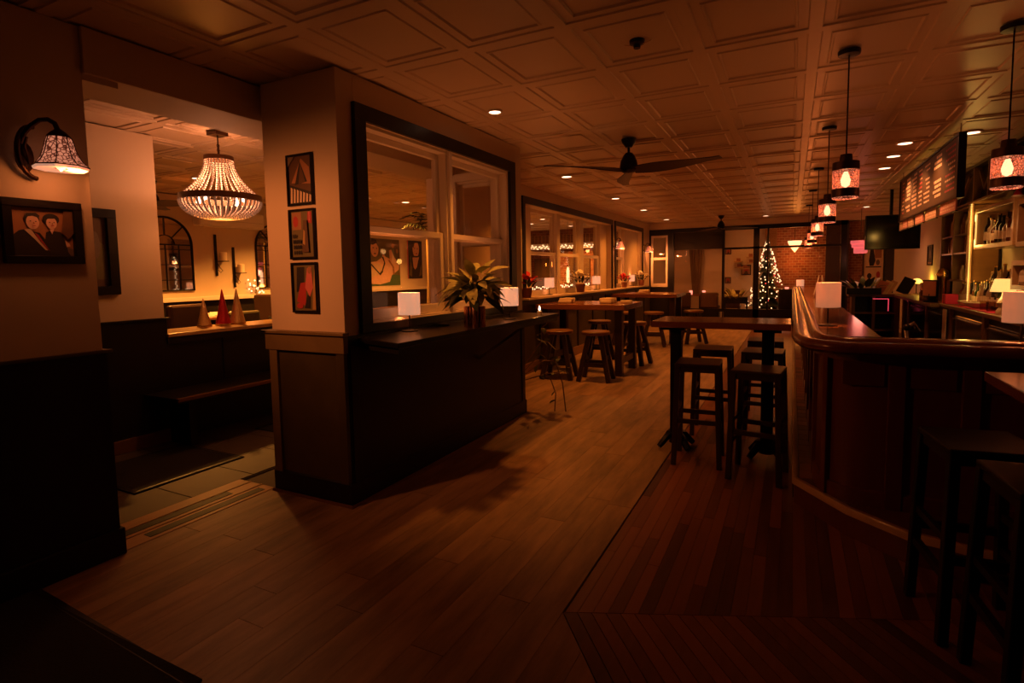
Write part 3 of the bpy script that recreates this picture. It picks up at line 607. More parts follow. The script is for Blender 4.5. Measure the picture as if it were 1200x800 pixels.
couple = [(TN, FULL), (GY, [(0, 0), (1, 0), (1, .16), (.78, .22), (.6, .1), (0, .1)]), (BK, [(0, .0), (0, .40), (.12, .52), (.22, .55), (.45, .48), (.62, .2), (.66, 0)]), (BK, [(.48, 0), (.55, .5), (.62, .54), (.80, .52), (.88, .30), (.9, .1), (.95, 0)]),
          (SK, [(.86, .34), (.92, .32), (.95, .22), (.88, .2)]), (WH, [(.20, .54), (.30, .56), (.44, .30), (.56, .12), (.52, .12), (.36, .34)]), (RD, [(.36, .48), (.42, .44), (.56, .16), (.60, .10), (.54, .16), (.40, .38)]),
          (BK, ell(.33, .76, .125, .12)), (SK, ell(.34, .70, .105, .15)), (BK, [(.22, .80), (.24, .88), (.40, .90), (.46, .84), (.44, .80), (.34, .83)]), (BK, ell(.64, .78, .14, .12)), (SK, ell(.645, .70, .09, .125)), (BK, [(.53, .76), (.55, .86), (.68, .87), (.75, .78), (.70, .80), (.60, .79)]),
          (SK, [(.60, .56), (.68, .58), (.64, .46)]), (BK, ell(.30, .72, .014, .010, 8)), (BK, ell(.385, .715, .014, .010, 8)), (BK, ell(.61, .715, .012, .010, 8)), (BK, ell(.68, .715, .012, .010, 8)), (RD, ell(.35, .625, .03, .009, 8)), (RD, ell(.65, .645, .028, .012, 8)), (TN, [(.335, .70), (.35, .70), (.36, .66), (.33, .66)]), (TN, [(.64, .70), (.652, .70), (.66, .665), (.635, .665)]), (BR, [(.80, .52), (.9, .36), (1, .5), (1, 1), (.85, 1)])]
framed('portrait_photo', 'black framed photograph of a man in a suit and a woman on the left pier', lambda u, v, d: (d, u, v), .305, .29, couple, INK, fw=.036, fd=.03, mount='ink_tan', loc=(-3.0985, 1.135, 1.505))
framed('tall_picture', 'tall dark framed picture on the inner dining room pillar', lambda u, v, d: (d, u, v), .30, .68, [(BR, FULL), (OL, [(.1, .1), (.9, .1), (.9, .6), (.1, .8)]), (GY, ell(.5, .6, .2, .2))], INK, fw=.07, fd=.035, loc=(-4.898, 2.22, 1.31))
# ------------------------------------------------------------------ wall sconces with bell shades
def sconce(label, loc, rz):
    t = thing('wall_sconce', label, 'wall lamp', loc, rz, 'bell shaded wall sconces')      # local +x points out of the wall
    q = M(); q.lathe([(.0, -.0), (.036, .0), (.030, .010), (.012, .016)], 16, (0, 0, 0)); vs = [(z_, y_, x_*1.9-.02) for x_, y_, z_ in q.v]; q.v = vs; q.obj('backplate', 'bronze', t, smooth=40)
    q = M(); q.tube([(.03+.035*math.cos(a)*.4, -.025+.02*math.cos(a), .0-.115*math.sin(a)) if 0 else (.022+.03*math.sin(a), .03-.075*math.sin(a), -.115*math.cos(a)) for a in [PI*i/14 for i in range(15)]], .011, 8)
    q.tube([(.045, -.03, .03), (.06, -.018, .075), (.08, .002, .11), (.10, .025, .135), (.12, .048, .14), (.135, .066, .125), (.14, .074, .095)], .0105, 8); q.tube([(.012, .01, -.05), (.03, .0, -.02), (.045, -.015, .02), (.06, -.01, .06)], .006, 6); q.obj('arm', 'bronze', t, smooth=60)
    c = (.14, .075, 0)
    M().lathe([(.012, .10), (.030, .085), (.044, .070), (.046, .062)], 16, c).obj('shade_cap', 'bronze', t, smooth=40)
    sh_ = M().lathe([(.043, .066), (.050, .045), (.058, .010), (.070, -.025), (.088, -.052), (.104, -.066)], 8, c, a0=.2, cap=False).obj('shade', 'mosaic_glass', t)
    q = M()
    for j in range(8):
        a = .2+2*PI*j/8; q.tube([(c[0]+r_*math.cos(a), c[1]+r_*math.sin(a), z_) for r_, z_ in ((.044, .066), (.051, .045), (.059, .010), (.071, -.025), (.089, -.052), (.105, -.067))], .0022, 4)
    q.tube([(c[0]+.105*math.cos(.2+2*PI*j/8), c[1]+.105*math.sin(.2+2*PI*j/8), -.067) for j in range(8)], .003, 4, closed=True); q.obj('leading', 'bronze', sh_)
    M().lathe([(.104, -.067), (.100, -.080), (.06, -.076), (.03, -.074)], 8, c, a0=.2, cap=False).obj('shade_rim', 'lamp_shade', sh_)
    M().lathe([(.012, .03), (.024, .0), (.028, -.04), (.02, -.07), (.001, -.088)], 10, c).obj('bulb', 'bulb_soft', t, smooth=60)
    light('SPOT', t, (c[0], c[1], -.092), POW['sconce'], PINKW, .03, spot=130, blend=.8, aim=(.42, .90, -.06)); light('POINT', t, (c[0]+.07, c[1], -.10), POW['sconce']*.026, PINKW, .04)
    return t
sc0 = sconce('bell shaded wall sconce over the couple photograph on the left pier', (-3.10, 1.245, 2.005), 0)
copy_tree(sc0, (-3.35, 11.20, 1.99), 0, 'bell shaded wall sconce between the two bay windows')
copy_tree(sc0, (-3.35, 13.78, 1.99), 0, 'bell shaded wall sconce at the far end of the bay wall')
# ------------------------------------------------------------------ ceiling things
def downlight(label, x, y, power, group, z_=CE, ang=128, col=WARM, k=1.0):
    t = thing('downlight', label, 'ceiling light', (x, y, z_), 0, group)
    M().lathe([(.062, .022), (.062, -.004), (.074, -.007), (.080, -.004), (.081, .022)], 20).obj('trim_ring', 'white_trim', t, smooth=40)
    M().lathe([(.0, -.0005), (.06, -.0005), (.06, .018)], 20).obj('lens', 'downlight_lens', t)
    light('SPOT', t, (0, 0, -.012), power, col, .05, spot=ang, blend=.7); t.scale = (k, k, 1); return t
GD1 = 'recessed downlights along the bay wall'
for lb, x, y, pw in (('recessed downlight above the near window shelf', -2.04, 3.75, POW['near']), ('recessed downlight just past the pillar block', -2.60, 6.67, POW['down']), ('second recessed downlight past the pillar block', -2.66, 9.05, POW['down']), ('third recessed downlight past the pillar block', -2.67, 11.05, POW['down']), ('recessed downlight beside the far white window', -2.70, 13.4, POW['down']), ('recessed downlight over the glazed partition', -.57, 13.9, POW['down'])):
    downlight(lb, x, y, pw, GD1, ang=92 if pw == POW['near'] else 128, k=.72 if pw == POW['near'] else 1.0)
GD2 = 'recessed downlights over the bar well'
for lb, x, y in (('nearest of three recessed downlights above the bar well', .97, 6.74), ('middle of three recessed downlights above the bar well', .97, 7.44), ('farthest of three recessed downlights above the bar well', .99, 8.26), ('recessed downlight right of the hanging menu board', 1.45, 6.55), ('faint recessed downlight above the television', 1.3, 13.2)): downlight(lb, x, y, POW['downr'], GD2, col=BARW)
for lb, x, y in (('recessed dining room downlight seen through the double window', -5.80, 7.47), ('recessed dining room downlight left of the bead chandelier', -6.49, 4.31), ('recessed dining room downlight seen through the first bay pane', -5.78, 12.4), ('recessed dining room downlight high in the first bay pane', -5.07, 11.5), ('recessed dining room downlight in the second bay pane', -5.2, 13.6), ('recessed dining room downlight by the posters', -6.6, 9.4), ('added unseen dining room downlight behind the pillar, brightening the far wall', -6.7, 6.3)): downlight(lb, x, y, POW['left']*(.5 if 'posters' in lb else 1), 'recessed dining room downlights', col=LEFTW)  # the last one is added out of sight to brighten the dining wall
def pendant(label, x, y, zt):
    t = thing('pendant_lamp', label, 'pendant lamp', (x, y, CE), 0, 'mosaic jar pendants over the bar'); d = zt-CE
    M().lathe([(.001, -.028), (.055, -.024), (.058, -.010), (.058, .0)], 20).obj('canopy', 'black_metal', t, smooth=40)
    M().lathe([(.004, d+.02), (.004, -.02)], 6).obj('cord', 'black_metal', t)
    M().lathe([(.030, d+.028), (.033, d+.0), (.033, d-.012), (.068, d-.016), (.070, d-.062), (.066, d-.062)], 24).obj('jar_cap', 'bronze', t, smooth=35)
    M().lathe([(.067, d-.062), (.067, d-.168)], 24, cap=False).obj('jar', 'jar_glass', t, smooth=35)
    jb = M().lathe([(.066, d-.168), (.070, d-.168), (.070, d-.215), (.066, d-.215), (.066, d-.168)], 24).obj('jar_base', 'bronze', t, smooth=35)
    M().lathe([(.064, d-.213), (.067, d-.219), (.064, d-.222)], 24, cap=False).obj('jar_rim', 'mosaic_glass', jb)
    M().lathe([(.001, d-.160), (.020, d-.148), (.026, d-.120), (.018, d-.09), (.010, d-.07)], 12).obj('bulb', 'bulb', t, smooth=60)
    light('POINT', t, (0, 0, d-.125), POW['pend'], PINKW, .03); return t
pd = pendant('nearest mosaic jar pendant over the long side of the bar', .262, 3.74, 2.045)
for lb, x, y in (('second mosaic jar pendant along the bar', .262, 5.62), ('third mosaic jar pendant along the bar', .262, 7.8), ('fourth mosaic jar pendant along the bar', .262, 9.9), ('fifth mosaic jar pendant near the glazed partition', .262, 12.1), ('mosaic jar pendant at the right edge over the front bar', .99, 3.78)): 
    c = copy_tree(pd, (x, y, CE), 0, lb); k_ = .35 if x > .5 else .6 if y < 6 else 2.0
    for q in c.children:
        if q.type == 'LIGHT': q.data = q.data.copy(); q.data.energy = POW['pend']*k_
for q in pd.children:
    if q.type == 'LIGHT': q.data = q.data.copy(); q.data.energy = POW['pend']*.45
def fan(label, x, y, a0, group='dark three blade ceiling fans', L=.74, drop=.0):
    t = thing('ceiling_fan', label, 'ceiling fan', (x, y, CE), a0, group)
    M().lathe([(.03, -.075), (.062, -.03), (.070, .0)], 20).obj('canopy', 'black_metal', t, smooth=40); M().lathe([(.012, -.16-drop), (.012, -.05)], 10).obj('rod', 'black_metal', t)
    M().lathe([(.03, -.125), (.052, -.15), (.075, -.20), (.083, -.245), (.080, -.265)], 24, (0, 0, -drop)).obj('motor', 'black_metal', t, smooth=40)
    M().lathe([(.001, -.31), (.05, -.305), (.080, -.285), (.083, -.262)], 24, (0, 0, -drop)).obj('hub', 'black_metal', t, smooth=40)
    for k in range(3):
        m = M(); vs = []; N = 12
        for i in range(N+1):
            s_ = i/N; r_ = .05+L*s_; wd = .035+.05*math.sin(PI*min(1, s_*1.05+.05))**.9*(1.1-.6*s_); tw = -.38*(1-s_)-.10; lift = .0
            for sg in (-1, 1):
                for hz in (-.004, .004): vs.append((r_, sg*wd*math.cos(tw)+.03*math.sin(PI*s_), -.285-drop+lift+sg*wd*math.sin(tw)+hz))
        fs = []
        for i in range(N): a = i*4; b = a+4; fs += [(a, a+2, b+2, b), (a+1, b+1, b+3, a+3), (a, b, b+1, a+1), (a+2, a+3, b+3, b+2)]
        fs += [(0, 1, 3, 2), (N*4, N*4+2, N*4+3, N*4+1)]; m.add(vs, fs); b_ = m.obj('blade', 'dark_wood', t, smooth=50); b_.rotation_euler.z = k*2*PI/3
    return t
fan('dark three blade propeller ceiling fan in the middle of the bar room', -1.38, 5.13, R(107), L=.80)
fan('dark ceiling fan far off by the glazed partition', -1.45, 13.2, R(20))
fan('dark ceiling fan partly behind the inner pillar of the dining room', -7.1, 4.1, R(15), L=.6)
t = thing('sprinkler', 'brass ceiling sprinkler with two glinting arms', 'sprinkler', (-.77, 3.03, CE)); M().lathe([(.0, -.03), (.018, -.03), (.02, -.012), (.04, -.006), (.042, .018)], 16).obj('rosette', 'black_metal', t, smooth=40)
for s_ in (-1, 1): M().bar((s_*.03, 0, -.012), (s_*.072, .02, .006), .006, .003).obj('deflector_arm', 'brass', t)
# ------------------------------------------------------------------ bead chandelier
ch = thing('bead_chandelier', 'large basket chandelier of pale bead strands in the dining room', 'chandelier', (-4.33, 3.07, CE))
M().box(-.06, .06, -.06, .06, -.03, .0).obj('canopy', 'bronze', ch, bevel=.004); M().lathe([(.006, -.2), (.006, -.03)], 8).obj('rod', 'bronze', ch)
q = M()
for k in range(4): q.tube([(.012*math.cos(a)*(k % 2), .012*math.cos(a)*((k+1) % 2), -.11-.02*k+.014*math.sin(a)) for a in [2*PI*i/8 for i in range(8)]], .003, 4, closed=True)
q.obj('chain', 'bronze', ch)
M().lathe([(.105, -.20), (.115, -.20), (.115, -.235), (.105, -.235), (.105, -.20)], 28).obj('top_ring', 'mid_wood', ch, smooth=40)
M().lathe([(.302, -.525), (.318, -.525), (.318, -.575), (.302, -.575), (.302, -.525)], 40).obj('main_ring', 'mid_wood', ch, smooth=40)
up = M(); lo = M(); nb = 18
for i in range(nb):
    s_ = i/(nb-1); r_ = .108+(.29-.108)*(s_**1.9); z_ = -.235-.29*s_; up.ball((r_, 0, z_), .0085, 6, 4)
for i in range(15):
    s_ = i/14; a = s_*PI/2*.96; lo.ball((.075+.235*math.cos(a), 0, -.578-.138*math.sin(a)), .0115, 6, 4)
for nm, m, cnt in (('bead_strand', up, 28), ('bead_strand', lo, 42)):
    b0 = m.obj(nm, 'bead', ch, smooth=60)
    for k in range(1, cnt):
        c = b0.copy(); COL.objects.link(c); c.rotation_euler.z = 2*PI*k/cnt
M().lathe([(.07, -.715), (.085, -.715), (.085, -.722), (.07, -.722), (.07, -.715)], 24).obj('bottom_ring', 'bead', ch)
for k in range(4):
    a = k*PI/2+.35; b_ = M().lathe([(.001, -.04), (.018, -.03), (.020, -.01), (.010, .02), (.003, .04)], 10, (.21*math.cos(a), .21*math.sin(a), -.55)).obj('bulb', 'bulb', ch, smooth=60)
light('POINT', ch, (0, 0, -.46), POW['chand'], (1, .36, .16), .12); light('POINT', ch, (0, 0, -.83), POW['chand']*.25, WARM, .08)
# ------------------------------------------------------------------ dining room behind the opening
X8 = -7.995
def arched(name, label, y, z0, w_, hs, loc_x=-7.99):
    # arched window mirror on the x = -8 wall: local u along +y
    t = thing(name, label, 'mirror', (loc_x, y, z0), 0, 'arched window pane mirrors'); r_ = w_/2
    arc = [(r_-r_*math.cos(PI*i/20), hs+r_*math.sin(PI*i/20)) for i in range(21)]; out = [(0, 0)]+arc+[(w_, 0)]
    q = M(); n = len(out); q.add([(.004, u, v) for u, v in out], [tuple(range(n))]); q.obj('mirror_glass', 'mirror', t)
    M().tube([(.012, u, v) for u, v in out], .016, 6, closed=True).obj('frame', 'black_metal', t)
    for k in (1, 2, 3): M().bar((.012, w_*k/4, 0), (.012, w_*k/4, hs), .010, .012, up=(1, 0, 0)).obj('glazing_bar', 'black_metal', t)
    for k in range(3): M().bar((.012, 0, hs*(k+.6)/3+.02), (.012, w_, hs*(k+.6)/3+.02), .010, .012, up=(1, 0, 0)).obj('glazing_bar', 'black_metal', t)
    M().bar((.012, 0, hs), (.012, w_, hs), .018, .014, up=(1, 0, 0)).obj('glazing_bar', 'black_metal', t)
    for a in (45, 90, 135): M().bar((.012, r_+.35*r_*math.cos(R(a)), hs+.35*r_*math.sin(R(a))), (.012, r_+r_*math.cos(R(a)), hs+r_*math.sin(R(a))), .010, .012, up=(1, 0, 0)).obj('glazing_bar', 'black_metal', t)
    M().tube([(.012, r_-.35*r_*math.cos(PI*i/12), hs+.35*r_*math.sin(PI*i/12)) for i in range(13)], .006, 5).obj('glazing_bar', 'black_metal', t)
    return t
arched('arched_mirror', 'arched black framed mirror on the dining wall beside the inner pillar', 4.36, 1.265, .78, .66)
arched('arched_mirror', 'arched black framed mirror on the dining wall right of the candle sconces', 6.24, 1.265, .72, .70)
t = thing('air_conditioner', 'white wall air conditioner behind the bead chandelier', 'air conditioner', (-7.998, 5.73, 2.34))
M().prism([(0, -.56), (.20, -.56), (.20, .56), (0, .56)], -.12, .13).obj('body', 'plastic_white', t, bevel=.03); M().box(.10, .195, -.5, .5, -.128, -.118).obj('louvre', 'plastic_white', t)
M().box(.199, .203, -.52, .52, -.03, -.027).obj('seam', 'ink_grey', t)
def candle_sconce(label, y, z0):
    t = thing('candle_sconce', label, 'candle holder', (-7.995, y, z0), 0, 'black iron candle sconces')
    M().box(0, .018, -.018, .018, 0, .64).obj('back_bar', 'black_metal', t); M().box(.0, .15, .02, .12, .22, .232).obj('tray', 'black_metal', t)
    M().tube([(.01, .0, .22), (.05, .03, .13), (.07, .06, .08), (.03, .05, .05), (.02, .02, .09)], .005, 5).obj('scroll', 'black_metal', t)
    M().lathe([(.052, .232), (.052, .36), (.046, .366), (.02, .362)], 16, (.085, .07, 0)).obj('pillar_candle', 'wax', t, smooth=40)
candle_sconce('black iron candle sconce with a white candle, the higher left of the two', 5.52, 1.47); candle_sconce('black iron candle sconce with a white candle, the lower right of the two', 5.82, 1.285)
t = thing('twig_lights', 'bundle of glowing twig lights on the dining room ledge', 'fairy lights', (-7.94, 6.17, 1.16)); rg = random.Random(2)
q = M(); l_ = M()
for i in range(16):
    a = rg.uniform(0, 6.28); p_ = Vector((.03*math.cos(a), .14*math.sin(a), rg.uniform(.02, .24))); q.tube([(0, 0, 0), p_*.6+Vector((0, 0, .03)), p_], .003, 4); l_.ball(p_, .014, 5, 3)
tag(q.obj('twigs', 'stem', t), kind='stuff'); tag(l_.obj('lights', 'fairy', t), kind='stuff')
for lb, y, h, r_, mt in (('gold glitter cone tree, the leftmost and smallest of three on the half wall', 3.41, .285, .066, 'gold_glitter'), ('red glitter cone tree in the middle on the half wall cap', 3.60, .37, .075, 'red_glitter'), ('tall gold glitter cone tree right of the red one on the half wall', 3.76, .37, .078, 'gold_glitter')):
    t = thing('cone_tree', lb, 'christmas tree', (-5.17+.02*(y > 3.5), y, .95), 0, 'glitter cone trees'); M().lathe([(r_, 0), (r_*1.02, .012), (r_*.98, .02)], 20).obj('base', 'brass', t, smooth=40)
    M().lathe([(r_*.96, .02), (r_*.5, h*.5), (r_*.08, h*.97), (.001, h)], 20).obj('cone', mt, t, smooth=50)
def bench_long():
    t = thing('bench', 'long black bench seat along the half wall', 'bench', (-4.65, 3.9, 0))
    M().box(-.24, .235, -1.25, 4.6, .41, .452).obj('seat', 'black_paint', t, bevel=.006); M().box(.205, .238, -1.25, 4.6, .425, .456).obj('lit_seat_edge', 'mid_wood', t, bevel=.003)  # lighter wood on the front edge stands for the lit line along the bench
    for y in (-1.05, .6, 2.4, 4.3): M().box(-.18, .10, y-.03, y+.03, 0, .41).obj('leg', 'black_paint', t)
bench_long()
for lb, x, y, sx, sy in (('black doormat on the stone floor inside the opening', -4.26, 2.40, .80, .82), ('black doormat farther in beside the pillar', -4.10, 3.85, .8, .9)):
    t = thing('door_mat', lb, 'mat', (x, y, 0)); M().box(-sx/2, sx/2, -sy/2, sy/2, -.002, .010).obj('pile', 'door_mat', t, bevel=.003); M().sweep([(-sx/2, -sy/2), (sx/2, -sy/2), (sx/2, sy/2), (-sx/2, sy/2), (-sx/2, -sy/2)], [(.0, 0), (.03, .0), (.03, .012), (.0, .006)]).obj('rubber_edge', 'black_paint', t)
t = thing('entrance_mat', 'big black entrance mat at the bottom left corner', 'mat', (-2.45, .30, 0)); M().box(-.63, .62, -1.2, .82, .0005, .012).obj('pile', 'door_mat', t, bevel=.003)
M().sweep([(-.66, -1.2), (-.66, .86), (.66, .81), (.66, -1.2)], [(.0, 0.0005), (-.04, .0005), (-.04, .013), (.0, .004)]).obj('rubber_edge', 'black_paint', t)
def upholstered_chair(label, loc, rz, mt, group=None, h=.95):
    t = thing('dining_chair', label, 'chair', loc, rz, group)
    M().box(-.23, .23, -.22, .24, .42, .50).obj('seat', mt, t, bevel=.03); M().prism([(-.22, -.24), (.22, -.24), (.24, -.17), (-.24, -.17)], .44, h).obj('backrest', mt, t, bevel=.03)
    for a in (-.19, .19):
        for b in (-.19, .19): M().bar((a*1.08, b*1.08, 0), (a, b, .43), .035, .035, up=(0, 1, 0)).obj('leg', 'dark_wood', t)
    return t
GC = 'dining chairs behind the half wall'
upholstered_chair('wide brown leather dining chair behind the half wall near the inner pillar', (-6.55, 3.95, .15), R(100), 'leather_brown', GC, .98).scale = (1.15, 1, 1)
upholstered_chair('olive backed dining chair beside the glitter trees', (-6.4, 4.62, .15), R(85), 'fabric_olive', GC, .86)
upholstered_chair('dark brown dining chair against the far dining wall', (-7.3, 5.75, .15), R(200), 'leather_brown', GC, 1.02)
t = thing('dining_chair', 'black dining chair with a curved arm near the pillar edge', 'chair', (-6.7, 5.75, .15), R(60), GC)
M().box(-.22, .22, -.22, .22, .40, .46).obj('seat', 'black_paint', t, bevel=.02); M().tube([(-.24, -.2, .64), (-.26, .1, .70), (-.2, .22, .66)], .016, 6).obj('arm', 'black_metal', t, smooth=60); M().tube([(.24, -.2, .64), (.26, .1, .70), (.2, .22, .66)], .016, 6).obj('arm', 'black_metal', t, smooth=60)
M().tube([(-.24, -.2, .62), (0, -.26, .68), (.24, -.2, .62)], .018, 6).obj('backrest', 'black_metal', t, smooth=60)
for a in (-.2, .2):
    for b in (-.2, .2): M().bar((a, b, 0), (a, b, .66 if b < 0 else .41), .025, .025).obj('leg', 'black_metal', t)
def small_table(label, loc, sx, sy, h, mt='table_wood', name='dining_table', group=None):
    t = thing(name, label, 'table', loc, 0, group); M().box(-sx/2, sx/2, -sy/2, sy/2, h-.035, h).obj('tabletop', mt, t, bevel=.005)
    M().box(-.04, .04, -.04, .04, .03, h-.035).obj('pedestal', 'black_metal', t); M().box(-.25, .25, -.25, .25, 0, .03).obj('foot_plate', 'black_metal', t); return t
small_table('dining table with a red candle behind the half wall', (-7.25, 4.9, .15), .75, .9, .76)
small_table('dining table against the far dining wall by the inner pillar', (-7.4, 3.9, .15), .7, .7, .76)
small_table('dining table under the posters', (-7.3, 9.6, .0), .8, 1.4, .78)
t = thing('votive', 'red glass votive candle on the dining table', 'candle', (-7.1, 4.63, .91)); M().lathe([(.038, 0), (.044, .085), (.04, .085), (.035, .01)], 14).obj('glass', 'candle_glow', t, smooth=40)
for i, (x, y) in enumerate(((-7.2, 4.82), (-7.05, 4.98), (-7.15, 5.16), (-7.35, 5.0))):
    t = thing('folded_napkin', f'folded pale napkin, {("nearest", "second", "third", "rearmost")[i]} on the red candle table', 'napkin', (x, y, .91), .3*i, 'napkins on the red candle table'); M().add([(-.07, -.05, 0), (.07, -.05, 0), (.07, .05, 0), (-.07, .05, 0), (-.05, 0, .045), (.05, 0, .045)], [(3, 2, 1, 0), (0, 1, 5, 4), (2, 3, 4, 5), (1, 2, 5), (3, 0, 4)]).obj('cloth', 'linen', t)
# posters on the dining wall
def wallat(u, v, d): return (d, u, v)
pose = [(OL, FULL), (GR, [(.0, 0), (1, 0), (1, .22), (.6, .25), (.2, .16), (0, .2)]), (SK, [(0, .05), (.30, .03), (.62, .08), (.70, .22), (.95, .34), (.98, .46), (.80, .62), (.70, .78), (.62, .76), (.64, .58), (.5, .62), (.42, .70), (.36, .60), (.2, .52), (0, .5)]), (SK, ell(.14, .78, .13, .17)), (BK, [(.0, .88), (.05, 1), (.2, .97), (.28, .80), (.2, .90), (.08, .86)]), (WH, [(0, .18), (.28, .24), (.40, .34), (.3, .46), (.0, .5)]), (BK, [(.0, .44), (.30, .22), (.40, .30), (.38, .34), (.28, .27), (.02, .47)]), (BK, [(.34, .30), (.44, .50), (.36, .62), (.42, .62), (.48, .48), (.38, .30)]), (TN, [(.62, .56), (.78, .40), (.80, .24), (.74, .24), (.72, .40), (.58, .54)]), (BK, ell(.09, .80, .025, .012, 8)), (BK, ell(.2, .79, .02, .012, 8)), (BR, ell(.14, .68, .04, .014, 8)), (GD, ell(.75, .86, .05, .05, 10)), (GD, ell(.9, .75, .04, .05, 10))]
framed('poster', 'big unframed poster of a reclining figure seen through the near sash', wallat, .98, 1.03, pose, INK, fw=.004, fd=.006, fm='white_trim', loc=(-7.992, 9.03, 1.21))
head = [(BK, FULL), (PK, [(0, 0), (.07, 0), (.07, 1), (0, 1)]), (SK, [(.40, .30), (.5, .24), (.62, .30), (.78, .56), (.66, .60), (.5, .58), (.34, .55)]), (SK, ell(.58, .78, .22, .22)), (BK, [(.35, .85), (.4, 1), (.75, 1), (.82, .88), (.7, .95), (.5, .94), (.42, .80)]), (BK, ell(.50, .80, .03, .014, 8)), (BK, ell(.68, .79, .03, .014, 8)), (RD, ell(.62, .66, .06, .018, 8)), (BK, [(.38, .56), (.7, .56), (.72, .60), (.4, .60)]), (OL, [(.1, .1), (.2, .5), (.3, .3), (.25, .05)]), (OL, [(.75, .05), (.85, .3), (.95, .4), (.95, .1)]), (GR, [(.15, .55), (.25, .62), (.22, .4)])]
framed('poster', 'narrow unframed poster of a figure with dark hair left of the window mullion', wallat, .58, .90, head, INK, fw=.004, fd=.006, fm='white_trim', loc=(-7.992, 10.28, 1.35))
t = thing('white_panel', 'white leaning board behind the big poster in the dining room', 'panel', (-7.998, 8.7, 1.10)); M().box(0, .003, 0, 2.3, 0, 1.35).obj('board', 'white_trim', t)
# palm behind the window
t = thing('potted_palm', 'dark palm seen through the upper near sash', 'plant', (-5.86, 8.1, .15)); M().lathe([(.16, 0), (.2, .3), (.19, .34), (.17, .30)], 14).obj('pot', 'terracotta', t, smooth=40)
M().tube([(0, 0, .3), (.02, .02, 1.2), (0, .03, 2.05)], [.04, .03, .025], 7).obj('trunk', 'stem', t, smooth=60)
fr = M(); rg = random.Random(4); N = 9
for i in range(N+1):
    s_ = i/N; x = .50*s_; z_ = .22*math.sin(s_*2.2)-.12*s_*s_
    fr.ball((x, 0, z_), .006, 4, 2)
    if i:
        for sg in (-1, 1): fr.add([(x-.02, 0, z_), (x+.02, 0, z_), (x+.10, sg*.20*(1.1-s_), z_-.07)], [(0, 1, 2)])
f0 = fr.obj('frond', 'leaf_dark', t); f0.location = (0, .03, 2.08)
for k in range(1, 11):
    c = f0.copy(); COL.objects.link(c); c.rotation_euler = (0, rg.uniform(-.5, .25), k*2.4)
# ------------------------------------------------------------------ bay sill flowers and fairy lights
def poinsettia(label, loc, mt, k=1.0):
    t = thing('poinsettia', label, 'plant', loc, 0); t.scale = (k, k, k)
    M().lathe([(.055, 0), (.075, .11), (.08, .13), (.07, .13), (.062, .1)], 14).obj('pot', 'terracotta', t, smooth=40)
    foliage(t, 26, .17, .27, .115, mt, nm='petal', spread=(.2, 1.4), r0=.05, seed=6, sx=2.1); foliage(t, 8, .13, .18, .115, 'leaf_dark', spread=(-.1, .5), r0=.06, seed=8)
poinsettia('white poinsettia in a terracotta pot on the bay sill', (-3.30, 9.08, 1.085), 'petal_white', 1.12)
poinsettia('red poinsettia on the bay sill at the pillar edge', (-3.30, 6.90, 1.085), 'petal_red', 1.05)
poinsettia('red poinsettia on the far narrow bay sill', (-3.30, 11.9, 1.085), 'petal_red', .9)
poinsettia('white poinsettia on the far narrow bay sill', (-3.30, 13.42, 1.085), 'petal_white', 1.05)
t = thing('string_lights', 'string of warm fairy lights behind the bay window panes', 'fairy lights', (-3.61, 7.4, 1.19)); q = M()
for k in range(60): q.ball((-.04+.015*math.sin(k*2.1), .05+k*.053, .018*math.sin(k*1.3)), .013, 5, 3)
for k in range(16): q.ball((-.05, .12+.02*math.sin(k*2), .05+k*.045), .011, 5, 3)
tag(q.obj('lights', 'fairy', t), kind='stuff')
for lb, y, x, z_ in (('glowing tube bulb hanging in the first bay pane', 9.2, -4.35, 1.42), ('glowing tube bulb hanging in the second bay pane', 11.7, -4.55, 1.36)):
    t = thing('hanging_bulb', lb, 'pendant lamp', (x, y, CE)); M().lathe([(.004, z_-CE+.2), (.004, 0)], 6).obj('cord', 'black_metal', t); M().lathe([(.001, z_-CE-.16), (.035, z_-CE-.14), (.035, z_-CE+.12), (.012, z_-CE+.2)], 10).obj('bulb', 'bulb_soft', t, smooth=50)
    light('POINT', t, (0, 0, z_-CE-.2), 3, WARM, .05)
# ------------------------------------------------------------------ bay tables and sawhorse stools
def bay_table(label, loc, sx, sy, h):
    t = thing('bay_table', label, 'table', loc, 0, 'thick topped tables under the bay windows')
    M().box(-sx/2, sx/2, -sy/2, sy/2, h-.075, h).obj('tabletop', 'table_wood', t, bevel=.008)
    for a in (-1, 1):
        for b in (-1, 1): M().box(a*(sx/2-.11)-.05, a*(sx/2-.11)+.05, b*(sy/2-.14)-.05, b*(sy/2-.14)+.05, 0, h-.075).obj('leg', 'dark_wood', t, bevel=.006)
    for a in (-1, 1): M().box(a*(sx/2-.11)-.03, a*(sx/2-.11)+.03, -sy/2+.19, sy/2-.19, .16, .24).obj('stretcher', 'dark_wood', t)
    return t
bay_table('thick wooden high table by the bay window with folded napkins', (-2.63, 7.62, 0), 1.30, .98, .985)
bay_table('second thick wooden table farther along the bay windows', (-2.62, 11.3, 0), 1.3, .98, .985)
def saw_stool(label, loc, rz=0):
    s = thing('wooden_stool', label, 'stool', loc, rz, 'splay legged wooden stools under the bay tables')
    M().lathe([(.165, .605), (.185, .612), (.187, .645), (.178, .655)], 20).obj('seat', 'mid_wood', s, smooth=40)
    for a in (-1, 1):
        for b in (-1, 1): M().bar((a*.20, b*.17, 0), (a*.075, b*.075, .61), .06, .06, up=(0, 1, 0)).obj('leg', 'dark_wood', s, bevel=.006, seg=1)
    for b in (-1, 1): M().bar((-.15, b*.135, .22), (.15, b*.135, .22), .03, .05).obj('stretcher', 'dark_wood', s)
    for a in (-1, 1): M().bar((a*.135, -.12, .30), (a*.135, .12, .30), .03, .05).obj('stretcher', 'dark_wood', s)
    return s
